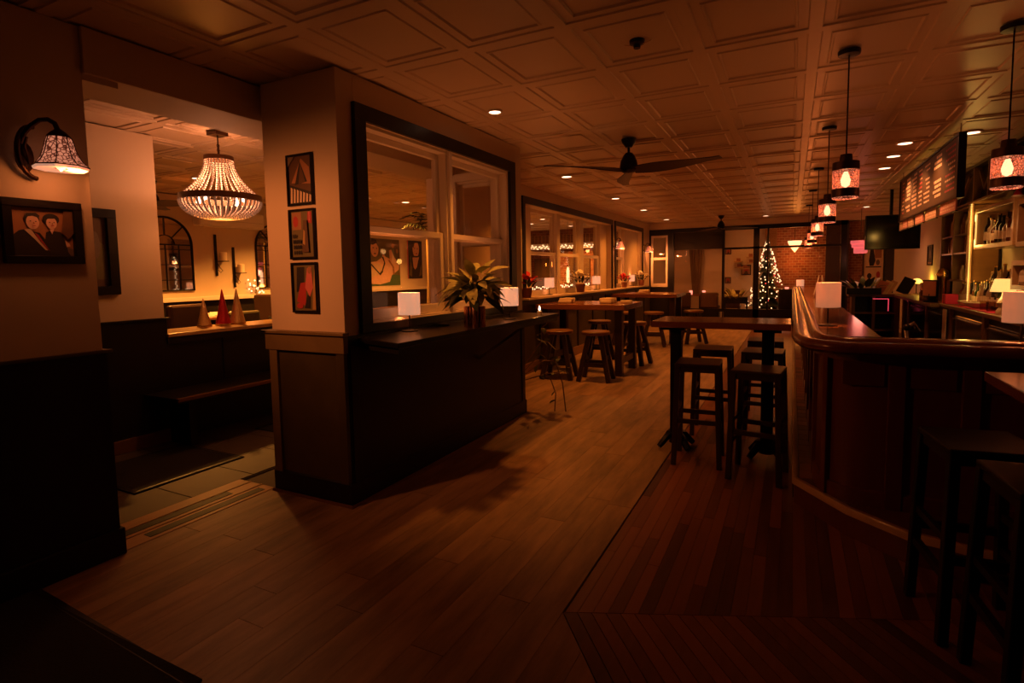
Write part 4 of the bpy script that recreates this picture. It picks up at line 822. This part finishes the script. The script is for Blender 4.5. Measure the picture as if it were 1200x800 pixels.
k0 = saw_stool('splay legged wooden stool at the near left of the first bay table', (-2.80, 6.86, 0), R(5))
for lb, x, y, a in (('splay legged wooden stool in front of the middle of the first bay table', -2.29, 6.88, 6), ('splay legged wooden stool behind the right legs of the first bay table', -2.16, 8.35, -10), ('splay legged wooden stool behind the middle of the first bay table', -2.75, 8.45, 5), ('splay legged wooden stool in front of the second bay table', -2.35, 10.55, 10), ('splay legged wooden stool at the outer end of the second bay table', -1.72, 11.2, 30), ('splay legged wooden stool at the near wall side of the second bay table', -2.9, 10.5, 0)): copy_tree(k0, (x, y, 0), R(a), lb)
for lb, x, y, z_ in (('heap of rolled white napkins at the left of the first bay table', -2.95, 7.55, .985), ('heap of rolled white napkins at the right of the first bay table', -2.35, 7.62, .985), ('heap of rolled white napkins on the second bay table', -2.7, 11.2, .985), ('lone white napkin roll at the table end by the aisle', -2.08, 7.70, .985)):
    t = thing('napkin_heap', lb, 'napkins', (x, y, z_)); rg = random.Random(int(x*100))
    for i in range(1 if 'lone' in lb else 6):
        a = rg.uniform(-.5, .5); M().bar((-.10+.04*rg.random(), (i-3)*.045, .022+.03*(i % 2)), (.10, (i-3)*.045+a*.1, .022+.03*(i % 2)), .045, .042).obj('napkin_roll', 'linen', t, bevel=.012)
# ------------------------------------------------------------------ back room through the partition
t = thing('christmas_tree', 'christmas tree covered in fairy lights behind the glazed partition', 'christmas tree', (-.60, 16.1, 0)); rg = random.Random(3)
M().lathe([(.04, 0), (.03, 2.0)], 8).obj('trunk', 'stem', t); q = M()
for k in range(9):
    z_ = .25+k*.22; r_ = .52*(1-k/9.6); q.lathe([(r_, z_), (r_*.75, z_+.03), (.02, z_+.34)], 14, a0=k*.3)
q.obj('branches', 'leaf_dark', t); q = M(); q2 = M()
for k in range(280):
    h = rg.random()**1.35; z_ = .25+h*1.95; r_ = .54*(1-h)+.03; a = rg.uniform(0, 6.28); (q2 if k % 9 == 0 else q).ball((r_*math.cos(a), r_*math.sin(a), z_), .017, 5, 3)
tag(q.obj('fairy_lights', 'fairy', t), kind='stuff'); tag(q2.obj('red_lights', 'red_glow', t), kind='stuff'); light('POINT', t, (0, -.7, 1.0), 6, WARM, .3)
t = thing('bowl_chandelier', 'small glowing crystal bowl chandelier before the brick wall', 'chandelier', (.04, 16.5, CE)); M().lathe([(.006, -.55), (.006, 0)], 6).obj('chain', 'bronze', t)
M().lathe([(.17, -.46), (.165, -.52), (.12, -.62), (.05, -.72), (.001, -.78)], 16).obj('bowl', 'bulb_soft', t, smooth=40); M().lathe([(.16, -.455), (.18, -.455), (.18, -.475), (.16, -.475), (.16, -.455)], 16).obj('rim', 'bronze', t); light('POINT', t, (0, -.05, -.95), POW['back']*.6, WARM, .12)
t = thing('tiered_pendant', 'pink glowing tiered drum pendant at the right of the partition', 'pendant lamp', (1.25, 13.5, CE)); M().lathe([(.005, -.62), (.005, 0)], 6).obj('cord', 'black_metal', t)
for r_, a, b in ((.185, -.66, -.73), (.165, -.735, -.80), (.125, -.805, -.92)): M().lathe([(r_, a), (r_*.97, b), (.001, b+.002)], 20).obj('tier', 'pink_glow', t, smooth=40)
light('POINT', t, (0, 0, -1.02), 3, (1, .3, .2), .1)
for x, y, lb in ((-2.6, 15.6, 'recessed downlight at the left of the back room'), (-1.3, 16.2, 'recessed downlight over the cream back wall'), (.3, 15.6, 'recessed downlight over the brick back wall')): downlight(lb, x, y, POW['back'], 'recessed back room downlights')
table_lamp('white table lamp on the back room table before the brick wall', (.18, 15.8, .86), 0, k=1.1)
small_table('small table with a lamp in the back room', (.18, 15.8, 0), .9, .7, .86, name='back_table')
small_table('back room table left of the christmas tree', (-2.3, 16.2, 0), .9, .7, .76, name='back_table')
GB = 'chairs in the back room'
upholstered_chair('tan chair back in front of the brick wall', (.62, 15.15, 0), 0, 'leather_tan', GB, .98).scale = (1.6, 1, 1)
upholstered_chair('black chair left of the lamp before the brick wall', (-.08, 15.0, 0), R(5), 'black_paint', GB, .95)
upholstered_chair('dark chair in the back room nearest the far white window', (-2.68, 15.45, 0), R(10), 'leather_brown', GB, .85); upholstered_chair('dark chair in the back room left of the christmas tree', (-1.44, 15.7, 0), R(0), 'leather_brown', GB, .9); upholstered_chair('dark chair in the middle of the back room glazing', (-1.95, 15.45, 0), R(0), 'leather_brown', GB, .85)
for i, (x, lb) in enumerate(((-2.55, 'red glowing candle glass on the left back room table'), (-2.2, 'red glowing candle glass right of its twin on the left back room table'))):
    t = thing('votive', lb, 'candle', (x, 16.1, .76)); M().lathe([(.04, 0), (.045, .11), (.04, .11), (.035, .01)], 12).obj('glass', 'candle_glow', t, smooth=40)
t = thing('votive', 'glowing candle glass on the lamp table before the brick wall', 'candle', (-.12, 15.62, .86)); M().lathe([(.04, 0), (.045, .11), (.04, .11), (.035, .01)], 12).obj('glass', 'candle_glow', t, smooth=40)
t = thing('curtain', 'pale hanging drape on the left back wall', 'curtain', (-2.52, 16.85, .75)); q = M(); n = 24
q.add([((i/n-.5)*.40*(.55+.45*k), .04*math.sin(i*1.6), k*1.28) for k in (0, 1) for i in range(n+1)], [(i, i+1, n+2+i, n+1+i) for i in range(n)]); q.obj('drape', 'curtain', t, smooth=60)
t = thing('back_bench', 'black low counter under the left back room glazing', 'counter', (-2.2, 14.95, 0)); M().box(-.55, .55, -.15, .15, 0, .42).obj('body', 'black_paint', t, bevel=.004)
for lb, x, z_, s_ in (('small dark framed print high on the cream back wall', -1.66, 1.88, .16), ('small dark framed print low on the cream back wall', -1.66, 1.05, .16), ('small framed photo under the back wall shelves', -1.18, 1.28, .26)):
    framed('wall_print', lb, lambda u, v, d: (u, -d, v), s_, s_*1.1, [(TN, FULL), (RD, ell(.5, .5, .25, .3)), (BR, [(.2, 0), (.8, 0), (.6, .4), (.4, .4)])], INK, fw=.02, loc=(x-s_/2, 16.995, z_))
for j, (x, z_) in enumerate(((-1.38, 1.66), (-1.06, 1.78), (-1.36, 1.50), (-1.05, 1.62), (-1.20, 1.46))):
    t = thing('picture_shelf', f'short pale shelf at the {("upper left", "upper right", "lower left", "middle right", "bottom centre")[j]} of the stepped group on the back wall', 'shelf', (x, 16.9, z_), 0, 'short stepped shelves on the back wall'); M().box(-.11, .11, -.08, .1, -.012, .012).obj('board', 'pale_wood', t); M().box(-.05, .05, .0, .03, .012, .10).obj('ornament', 'terracotta', t)
for x, y, z_, lb, sd in ((-1.27, 15.0, .62, 'leafy green planter behind the partition left of the tree', 5), (1.22, 12.45, .92, 'bushy green plant on the end counter beside the partition post', 7)):
    t = thing('leafy_planter', lb, 'plant', (x, y, z_)); M().box(-.28, .28, -.09, .09, 0, .12).obj('planter_box', 'black_paint', t); foliage(t, 22, .10, .16, .24, 'leaf_variegated' if x < 0 else 'leaf_green', spread=(.1, 1.2), r0=.13, seed=sd)
t = thing('planter_stand', 'dark stand under the leafy planter behind the partition', 'stand', (-1.27, 15.0, 0)); M().box(-.3, .3, -.1, .1, .58, .62).obj('top', 'black_paint', t)
for a in (-.26, .26): M().box(a-.02, a+.02, -.08, .08, 0, .58).obj('leg', 'black_paint', t)
framed('wall_art', 'pale wall panel with a black figure silhouette beside the brick', lambda u, v, d: (u, -d, v), .44, 1.45, [(WH, FULL), (BK, [(.25, .45), (.35, .75), (.45, .72), (.60, .45), (.5, .36), (.3, .36)]), (BK, [(.1, .33), (.9, .33), (.9, .35), (.1, .35)]), (BK, [(.55, .78), (.95, .86), (.97, .83), (.56, .75)]), (TN, [(.55, .5), (.9, .5), (.9, .72), (.55, .72)]), (RD, ell(.75, .2, .1, .06)), (BK, ell(.3, .18, .12, .05)), (GY, ell(.72, .42, .1, .05))], INK, fw=.01, loc=(1.64, 16.90, .95))
# ------------------------------------------------------------------ back bar
cn = thing('back_counter', 'long back bar counter with dark cooler doors', 'counter', (1.85, 0, 0))
M().box(-.03, .44, 5.2, 9.4, .875, .92).obj('worktop', 'mid_wood', cn, bevel=.005); M().box(-.14, .44, 9.4, 12.44, .865, .91).obj('worktop', 'mid_wood', cn, bevel=.005)
M().box(.03, .44, 5.2, 12.44, 0, .875).obj('carcass', 'black_paint', cn)
for y in (6.1, 7.5, 8.92, 10.35, 11.8, 12.32): M().box(-.01, .04, y, y+.09, 0, .875).obj('post', 'mid_wood', cn, bevel=.004)
for y0, y1 in ((5.3, 6.08), (6.22, 7.48), (7.62, 8.9), (9.04, 10.33), (10.47, 11.78), (11.92, 12.3)):
    d = M().box(.012, .03, y0, y1, .08, .80).obj('cooler_door', 'screen_dark', cn, bevel=.004); M().box(-.012, .012, y0+.08, y1-.08, .755, .772).obj('handle', 'steel', d)
t = thing('towel', 'pale bar towel hanging from the back counter post', 'towel', (1.815, 9.02, .86)); M().sweep([(0, -.05), (-.012, .0), (.004, .05), (-.008, .10)], [(0, -.48), (.008, -.48), (.008, 0), (0, 0)]).obj('cloth', 'linen', t, smooth=60)
t = thing('indicator_lamp', 'tiny red indicator lamp on the far cooler', 'lamp', (1.86, 11.95, .83)); M().ball((0, 0, 0), .022, 8, 5).obj('lens', 'red_glow', t)
ec = thing('end_counter', 'open shelved counter end facing the room at the far end of the bar', 'counter', (1.4, 12.6, 0))
M().box(-.42, .885, -.12, .35, .87, .92).obj('worktop', 'mid_wood', ec, bevel=.005); M().box(-.36, -.30, -.08, .3, 0, .87).obj('side', 'mid_wood', ec); M().box(.34, .42, -.10, .3, 0, .87).obj('side', 'mid_wood', ec); M().box(.80, .88, -.10, .3, 0, .87).obj('side', 'mid_wood', ec); M().box(-.36, .4, .28, .32, 0, .87).obj('back', 'black_paint', ec)
for z_ in (.22, .55): M().box(-.3, .34, -.06, .28, z_-.015, z_+.015).obj('shelf', 'mid_wood', ec)
M().box(-.02, .03, -.07, .28, .22, .87).obj('divider', 'mid_wood', ec)
t = thing('neon_bracket', 'pink glowing corner strip on the end counter front', 'light strip', (1.5, 12.52, 0)); M().bar((-.12, -.06, .83), (.13, -.06, .83), .015, .015).obj('strip', 'neon_pink', t); M().bar((.13, -.06, .83), (.13, -.06, .60), .015, .015).obj('strip', 'neon_pink', t)
def bottle(label, loc, mt, h=.28, r_=.038, group=None, name='bottle', lab=True):
    t = thing(name, label, 'bottle', loc, 0, group)
    M().lathe([(r_*.9, 0), (r_, .01), (r_, h*.55), (r_*.9, h*.62), (r_*.38, h*.74), (r_*.34, h*.93), (r_*.42, h*.935), (r_*.42, h*.96)], 12).obj('glass', mt, t, smooth=40); M().lathe([(r_*.44, h*.945), (r_*.44, h), (.001, h)], 10).obj('cap', 'brass' if mt != 'bottle_green' else 'black_metal', t, smooth=40)
    if lab: M().lathe([(r_*1.015, h*.15), (r_*1.015, h*.45)], 12).obj('label', 'label_paper', t, smooth=40)
    return t
rg = random.Random(21)
KN = (('dark', 'glass_dark'), ('amber', 'bottle_amber'), ('pale clear', 'bottle_pale'), ('green', 'bottle_green'))
protos = {}
ORD = ('first', 'second', 'third', 'fourth', 'fifth', 'sixth', 'seventh', 'eighth', 'ninth', 'tenth', 'eleventh', 'twelfth', 'thirteenth', 'fourteenth', 'fifteenth', 'sixteenth', 'seventeenth', 'eighteenth')
rs = thing('bottle_riser', 'low dark bottle riser at the back of the back counter', 'shelf', (2.2, 7.5, .92)); M().box(-.055, .06, 0, 1.95, .15, .18).obj('step', 'mid_wood', rs); M().box(.03, .06, 0, 1.95, 0, .15).obj('riser', 'dark_wood', rs)
for i in range(34):
    nm, mt = KN[rg.choice((0, 1, 2, 2, 2, 3))]; row = i//17; k = i % 17; y = 9.28-k*(.112 if row else .095)+rg.uniform(-.012, .012); x = 2.195 if row else 2.04
    lb = f'{nm} spirit bottle, {ORD[k]} from left in the {"raised back" if row else "front"} row of bar bottles'; loc = (x, y, 1.10 if row else .92)
    if nm in protos: c = copy_tree(protos[nm], loc, 0, lb)
    else: c = protos[nm] = bottle(lb, loc, mt, h=.30, group='bottles crowded on the back counter')
    c.scale = [rg.uniform(.85, 1.15)]*3
# tall shelving, bands and lit alcove
sv_ = thing('tall_shelving', 'tall dark shelving with glassware left of the rope light', 'shelving', (2.0, 8.78, 1.22))
M().box(.26, .28, 0, 1.42, 0, .96).obj('back', 'black_paint', sv_)
for y in (0, .70, 1.38): M().box(-.05, .27, y, y+.035, 0, .96).obj('upright', 'mid_wood', sv_, bevel=.003)
for z_ in (.0, .36, .60, .935): M().box(-.04, .27, .03, 1.40, z_, z_+.025).obj('shelf', 'mid_wood', sv_, bevel=.003)
for j, (y, z_) in enumerate(((8.95, 1.845), (9.06, 1.845), (9.2, 1.845), (9.3, 1.845), (9.62, 1.845), (9.75, 1.845), (9.9, 1.845), (8.92, 1.605), (9.05, 1.605), (9.25, 1.245), (9.6, 1.245), (9.72, 1.605), (9.9, 1.605))):
    r_ = .03+.006*(j % 3); t = thing('glass_vessel', f'{("short", "middling", "taller")[j % 3]} {"pale" if j % 2 else "amber"} glass vessel, {ORD[j]} counted down the tall dark shelving', 'glassware', (2.02, y, z_), 0, 'glassware on the tall dark shelving'); M().lathe([(r_, 0), (r_*1.05, .12+.03*(j % 3)), (r_*.6, .16+.03*(j % 3)), (r_*.5, .19+.03*(j % 3))], 12).obj('vessel', 'bottle_pale' if j % 2 else 'bottle_amber', t, smooth=40)
bd = thing('upper_cabinet', 'dark band of wine racks with diagonal battens above the back bar', 'cabinet', (1.97, 5.0, 2.22))
M().box(.06, .33, 0, 4.55, 0, .43).obj('carcass', 'black_paint', bd); M().box(-.02, .33, 0, 4.6, -.03, .0).obj('bottom_rail', 'mid_wood', bd, bevel=.004); M().box(-.02, .33, 0, 4.6, .40, .43).obj('top_rail', 'dark_wood', bd)
for y in (1.0, 2.45, 3.05, 3.62, 4.52): M().box(-.02, .06, y, y+.03, 0, .40).obj('upright', 'mid_wood', bd)
for a, b in (((2.5, .38), (2.95, .03)), ((3.1, .36), (3.35, .1)), ((3.35, .1), (3.58, .36)), ((4.0, .34), (4.42, .03)), ((1.1, .36), (1.7, .05)), ((1.7, .05), (2.3, .36))): M().bar((.03, a[0], a[1]), (.03, b[0], b[1]), .022, .03, up=(1, 0, 0)).obj('batten', 'mid_wood', bd)
for k in range(3): M().ball((-.01, 2.62, .10+.09*k), .03, 8, 5).obj('red_lamp', 'red_glow', bd)
tp = thing('rope_light', 'vertical rope light strip glowing at the alcove edge', 'light strip', (1.965, 8.73, .94)); q = M()
for k in range(58): q.ball((0, 0, k*.0218), .0095, 6, 4)
tag(q.obj('lamps', 'rope_light', tp), kind='stuff'); M().box(.006, .02, -.012, .012, -.01, 1.28).obj('channel', 'pale_wood', tp)
for z_ in (1.25, 1.7, 2.0): light('POINT', tp, (-.06, -.16, z_-.94), 2.0, (1, .52, .10), .05)
def cubby(label, y0, y1, z0, z1, fm='pale_wood'):
    t = thing('cube_shelf', label, 'shelf', (1.95, y0, z0)); L, H_ = y1-y0, z1-z0; th = .05
    for b in ((0, L, 0, th), (0, L, H_-th, H_), (0, th, th, H_-th), (L-th, L, th, H_-th)): M().box(0, .30, b[0], b[1], b[2], b[3]).obj('frame_board', fm, t, bevel=.004)
    M().box(.29, .305, 0, L, 0, H_).obj('back', 'black_paint', t); return t
cubby('pale framed wall cube of liqueur bottles beside the rope light', 7.18, 8.50, 1.62, 2.10); cubby('second pale framed wall cube at the right edge', 5.7, 7.10, 1.60, 2.06, 'mid_wood'); cubby('low pale framed box with a pink bottle at the right edge', 6.1, 7.18, 1.18, 1.47)
for j in range(9):
    nm, mt = KN[(0, 2, 1, 2, 3, 0, 1, 2, 0)[j]]; bottle(f'{nm} bottle, {ORD[8-j]} from the left in the pale framed wall cube', (2.05, 7.34+j*.128, 1.67), mt, .27+.03*(j % 3), .042, 'bottles in the pale framed wall cube')
for j in range(4): bottle(f'{("dark", "dark", "dark", "pale")[j]} bottle, {ORD[3-j]} from the left in the second wall cube at the right edge', (2.05, 6.4+j*.16, 1.65), 'bottle_pale' if j == 3 else 'glass_dark', .30, .045, 'bottles in the second wall cube')
bottle('pink bottle in the low framed box at the right edge', (2.0, 6.95, 1.23), 'bottle_pale', .21, .05)
t = thing('cube_light', 'glowing light strip inside the left edge of the pale wall cube', 'light strip', (1.945, 8.44, 1.68)); M().box(0, .012, -.008, .008, 0, .36).obj('strip', 'rope_light', t); light('POINT', t, (-.10, -.40, .20), 1.0, (1, .42, .12), .05)
t = thing('santa_hat', 'red santa hat with a white brim on the wall cube corner', 'hat', (1.99, 7.24, 2.10)); M().lathe([(.075, 0), (.085, .02), (.08, .045), (.07, .05)], 16).obj('brim', 'petal_white', t, smooth=60); M().tube([(0, 0, .04), (0, -.01, .11), (.0, -.05, .18), (0, -.12, .21)], [.066, .05, .028, .01], 12).obj('cone', 'red_cloth', t, smooth=60); M().ball((0, -.135, .21), .022, 8, 5).obj('pompom', 'petal_white', t, smooth=60); t.scale = (.6, .6, .42)
# hanging menu board with chalk lettering strokes and a row of cards
mb = thing('menu_board', 'large dark menu board with pale and pink chalk lines hanging over the bar', 'menu board', (1.25, 6.0, 2.03)); W_, H_ = 2.85, .51
M().box(0, .03, 0, W_, 0, H_).obj('board', 'chalkboard', mb)
for b in ((-.02, W_+.02, -.02, 0), (-.02, W_+.02, H_, H_+.02), (-.02, 0, 0, H_), (W_, W_+.02, 0, H_)): M().box(-.012, .045, *b).obj('frame', 'black_satin', mb)
rg = random.Random(8); qa = M(); qb = M()
for c_, (u, wc_, k) in enumerate(((.12, .35, 'p'), (.62, .40, 'w'), (1.12, .28, 'd'), (1.50, .22, 'p'), (1.80, .30, 'w'), (2.18, .32, 'W'), (2.58, .16, 'p'))):
    for r_ in range(9):
        if rg.random() < .08: continue
        v_ = .45-r_*.047; L = wc_*rg.uniform(.55, 1); pk = (k == 'p' and rg.random() < .55); q = qb if pk else qa; x = 0
        while x < L:      # words as short broken strokes, too far off to read in the photograph
            w_ = rg.uniform(.025, .07); h_ = .026 if k in 'wW' else .018
            q.add([(-.0012, u+x, v_), (-.0012, u+min(x+w_, L), v_), (-.0012, u+min(x+w_, L), v_+h_), (-.0012, u+x, v_+h_)], [(0, 3, 2, 1)]); x += w_+.013
tag(qa.obj('chalk_lines', 'chalk', mb), kind='stuff'); tag(qb.obj('chalk_lines', 'chalk_pink', mb), kind='stuff')
for y in (.05, 2.8): M().tube([(.015, y, H_+.02), (.015, y, CE-2.03)], .005, 6).obj('hanging_rod', 'steel', mb)
for j, (y0, y1) in enumerate(((6.05, 6.62), (6.78, 7.28), (7.40, 7.82), (7.95, 8.25), (8.33, 8.62), (8.68, 8.86))):
    t = thing('price_card', f'{("first", "second", "third", "fourth", "fifth", "sixth")[j]} small pinkish card from the near end under the menu board', 'sign', (1.25, y0, 1.91), 0, 'cards hanging under the menu board'); L = y1-y0
    M().box(0, .012, 0, L, 0, .105).obj('card', 'card_pink' if j % 2 == 0 else 'card_tan', t); M().box(-.002, .014, -.012, L+.012, -.012, 0).obj('rail', 'dark_wood', t)
    q = M()
    for r_ in range(3):
        x = .03
        while x < L-.06: w_ = rg.uniform(.03, .07); q.add([(-.0012, x, .075-r_*.028), (-.0012, min(x+w_, L-.02), .075-r_*.028), (-.0012, min(x+w_, L-.02), .088-r_*.028), (-.0012, x, .088-r_*.028)], [(0, 3, 2, 1)]); x += w_+.02
    tag(q.obj('print_lines', 'chalk', t), kind='stuff')
    for y in (.02, L-.02): M().tube([(.006, y, .10), (.006, y, .125)], .003, 4).obj('hook', 'steel', t)
tv = thing('television', 'black television hanging at an angle below the end of the menu board', 'television', (1.38, 10.5, 1.98), R(8)); M().box(-.36, .38, -.03, .03, -.27, .27).obj('cabinet', 'black_satin', tv, bevel=.006); M().box(-.345, .365, -.034, -.028, -.255, .255).obj('screen', 'screen_dark', tv)
M().box(-.02, .02, .03, .07, .0, CE-1.98).obj('ceiling_bracket', 'black_metal', tv)
framed('wall_print', 'small dark framed print with a gold lower edge on the right wall', lambda u, v, d: (-d, u, v), .42, .38, [(BK, FULL), (GD, [(.0, .02), (1, .02), (1, .1), (0, .1)]), (GY, ell(.5, .55, .2, .25))], INK, fw=.025, loc=(2.298, 12.55, 1.45))
# things on the back counter
t = thing('clip_lamp', 'small shell shaped lamp throwing yellow green light on the right wall', 'lamp', (2.10, 12.75, .91)); M().lathe([(.05, 0), (.05, .015), (.008, .02), (.008, .20)], 12).obj('stand', 'black_metal', t, smooth=40); q = M(); q.lathe([(.10*math.cos(a), .20+.10*math.sin(a)) for a in [PI/2*i/6 for i in range(7)]], 16); q.obj('shade', 'rope_light', t, smooth=60); light('POINT', t, (.08, -.15, .28), 3.0, (1, .62, .05), .05)
for j, (dx, lb) in enumerate(((0, 'leftmost leaning menu clipboard on the end counter'), (.09, 'middle leaning menu clipboard on the end counter'), (.17, 'right leaning menu clipboard on the end counter'))):
    t = thing('clipboard', lb, 'menu', (1.55+dx, 12.55+.03*j, .92), R(-15)); M().bar((-.10, 0, 0), (-.01+.03, .05, .24), .17-.03*j, .012, up=(.3, 1, 0)).obj('board', ('card_pink', 'label_paper', 'card_tan')[j], t)
t = thing('binder_stack', 'black leaning binder behind the menu clipboards', 'binder', (1.93, 12.60, .935)); M().bar((-.08, 0, 0), (.06, .04, .27), .20, .05, up=(.3, 1, 0)).obj('cover', 'black_satin', t)
t = thing('ice_bucket', 'tan cylindrical bucket on the back counter', 'bucket', (1.97, 10.95, .91)); M().lathe([(.11, 0), (.12, .26), (.115, .26), (.105, .02)], 20).obj('wall', 'card_tan', t, smooth=40); M().lathe([(.0, .25), (.115, .25)], 20).obj('lid', 'mid_wood', t)
for j, (y, x, h, lb) in enumerate(((10.6, 2.1, .42, 'tall leaning ordering terminal left on the back counter'), (9.9, 1.80, .33, 'ordering terminal with a reddish screen on the back counter'))):
    t = thing('order_terminal', lb, 'computer', (x, y, .91), R(25)); M().lathe([(.09, 0), (.09, .015), (.02, .025), (.02, .12)], 14).obj('stand', 'black_metal', t, smooth=40); M().cb((0, 0, h*.6), (.03, .30, h*.75), 0, 0).obj('casing', 'black_satin', t, bevel=.01); s_ = M().box(-.018, -.0145, -.13, .13, h*.27, h*.92).obj('screen', 'card_pink' if j else 'leather_tan', t)
t = thing('gift_box', 'small pink box on the back counter', 'box', (1.91, 9.3, .92)); M().box(-.07, .07, -.09, .09, 0, .13).obj('carton', 'pink_mat', t, bevel=.004); M().box(-.071, .071, -.012, .012, .0, .132).obj('ribbon', 'red_cloth', t)
t = thing('kettle_globe', 'round brass topped globe jar behind the pink box', 'jar', (1.885, 9.58, .92)); M().lathe([(.05, 0), (.05, .30), (.075, .34), (.085, .40), (.06, .46), (.03, .48)], 16).obj('globe', 'brass', t, smooth=50)
for j, (x, y) in enumerate(((1.80, 10.35), (1.83, 10.20), (1.80, 10.08), (1.93, 10.42), (1.95, 10.27), (1.95, 10.12))):
    t = thing('jar', f'lidded glass jar, {ORD[j % 3]} of the {"front" if j < 3 else "back"} three beside the tan bucket', 'jar', (x, y, .91), 0, 'lidded jars beside the tan bucket'); M().lathe([(.055, 0), (.058, .12), (.04, .15)], 14).obj('glass', 'bottle_amber', t, smooth=40); M().lathe([(.045, .15), (.048, .17), (.03, .20), (.012, .22), (.001, .225)], 12).obj('lid', 'copper', t, smooth=50)
t = thing('serving_mat', 'bright pink mat on the front of the back counter', 'mat', (1.95, 8.25, .92)); M().box(-.09, .10, -.75, .50, 0, .008).obj('mat', 'pink_mat', t)
for lb, y, r_ in (('left white bowl on the pink mat', 8.62, .12), ('right white bowl on the pink mat', 8.22, .15)):
    t = thing('bowl', lb, 'bowl', (1.955, y, .928)); M().lathe([(.05, 0), (r_*.7, .02), (r_, .065), (r_*.96, .065), (r_*.65, .03), (.001, .02)], 20).obj('wall', 'white_ceramic', t, smooth=50)
t = thing('glass_lamp', 'little lamp with a glowing pale shade among the bottles', 'lamp', (1.93, 7.30, .92)); M().lathe([(.05, 0), (.055, .03), (.03, .07), (.05, .12), (.02, .17), (.008, .19), (.008, .24)], 16).obj('glass_base', 'bottle_pale', t, smooth=50); M().lathe([(.105, .235), (.07, .365)], 20).obj('lamp_shade', 'rope_light', t, smooth=40); light('POINT', t, (-.05, 0, .22), 1.2, (1, .55, .2), .05)
for j, (x, y) in enumerate(((1.93, 7.9), (1.95, 7.76), (1.92, 7.62), (2.0, 7.68))):
    t = thing('tumbler', f'clear tumbler, {ORD[j]} from the left beside the little glowing lamp', 'glass', (x, y, .92), 0, 'tumblers beside the little glowing lamp'); M().lathe([(.036, 0), (.042, .11), (.039, .11), (.034, .01)], 14).obj('glass', 'clear_glass', t, smooth=40)
# behind the bar and on the bar
t = thing('bar_tool_tray', 'steel speed rack with bottles inside the bar well', 'rack', (.75, 4.4, .55)); M().box(-.2, .5, -.12, .12, .0, .05).obj('tray', 'steel', t)
for j in range(4): M().lathe([(.035, .05), (.035, .22), (.014, .28), (.012, .36)], 12, (-.1+.15*j, 0, 0)).obj('bottle_neck', 'glass_dark', t, smooth=40)
for a in (-.18, .48): M().box(a-.015, a+.015, -.1, .1, -.55, 0).obj('leg', 'steel', t)
t = thing('beer_tap', 'chrome swan neck tap rising from the bar well', 'tap', (.62, 4.0, .0)); M().tube([(0, 0, .0), (0, 0, 1.0), (.0, .02, 1.06), (.04, .05, 1.08), (.07, .07, 1.03)], .012, 8).obj('spout', 'steel', t, smooth=60); M().ball((0, 0, 1.06), .022, 8, 5).obj('knob', 'black_metal', t)
t = thing('menu_stand', 'low pale menu stand at the near end of the bar behind the partition post', 'menu', (.34, 8.6, 1.045)); 
for a in (-.06, .06): M().bar((a-.02, -.1, 0), (a*.3, 0, .26), .16, .010, up=(1, 0, 0)).obj('panel', 'label_paper', t)
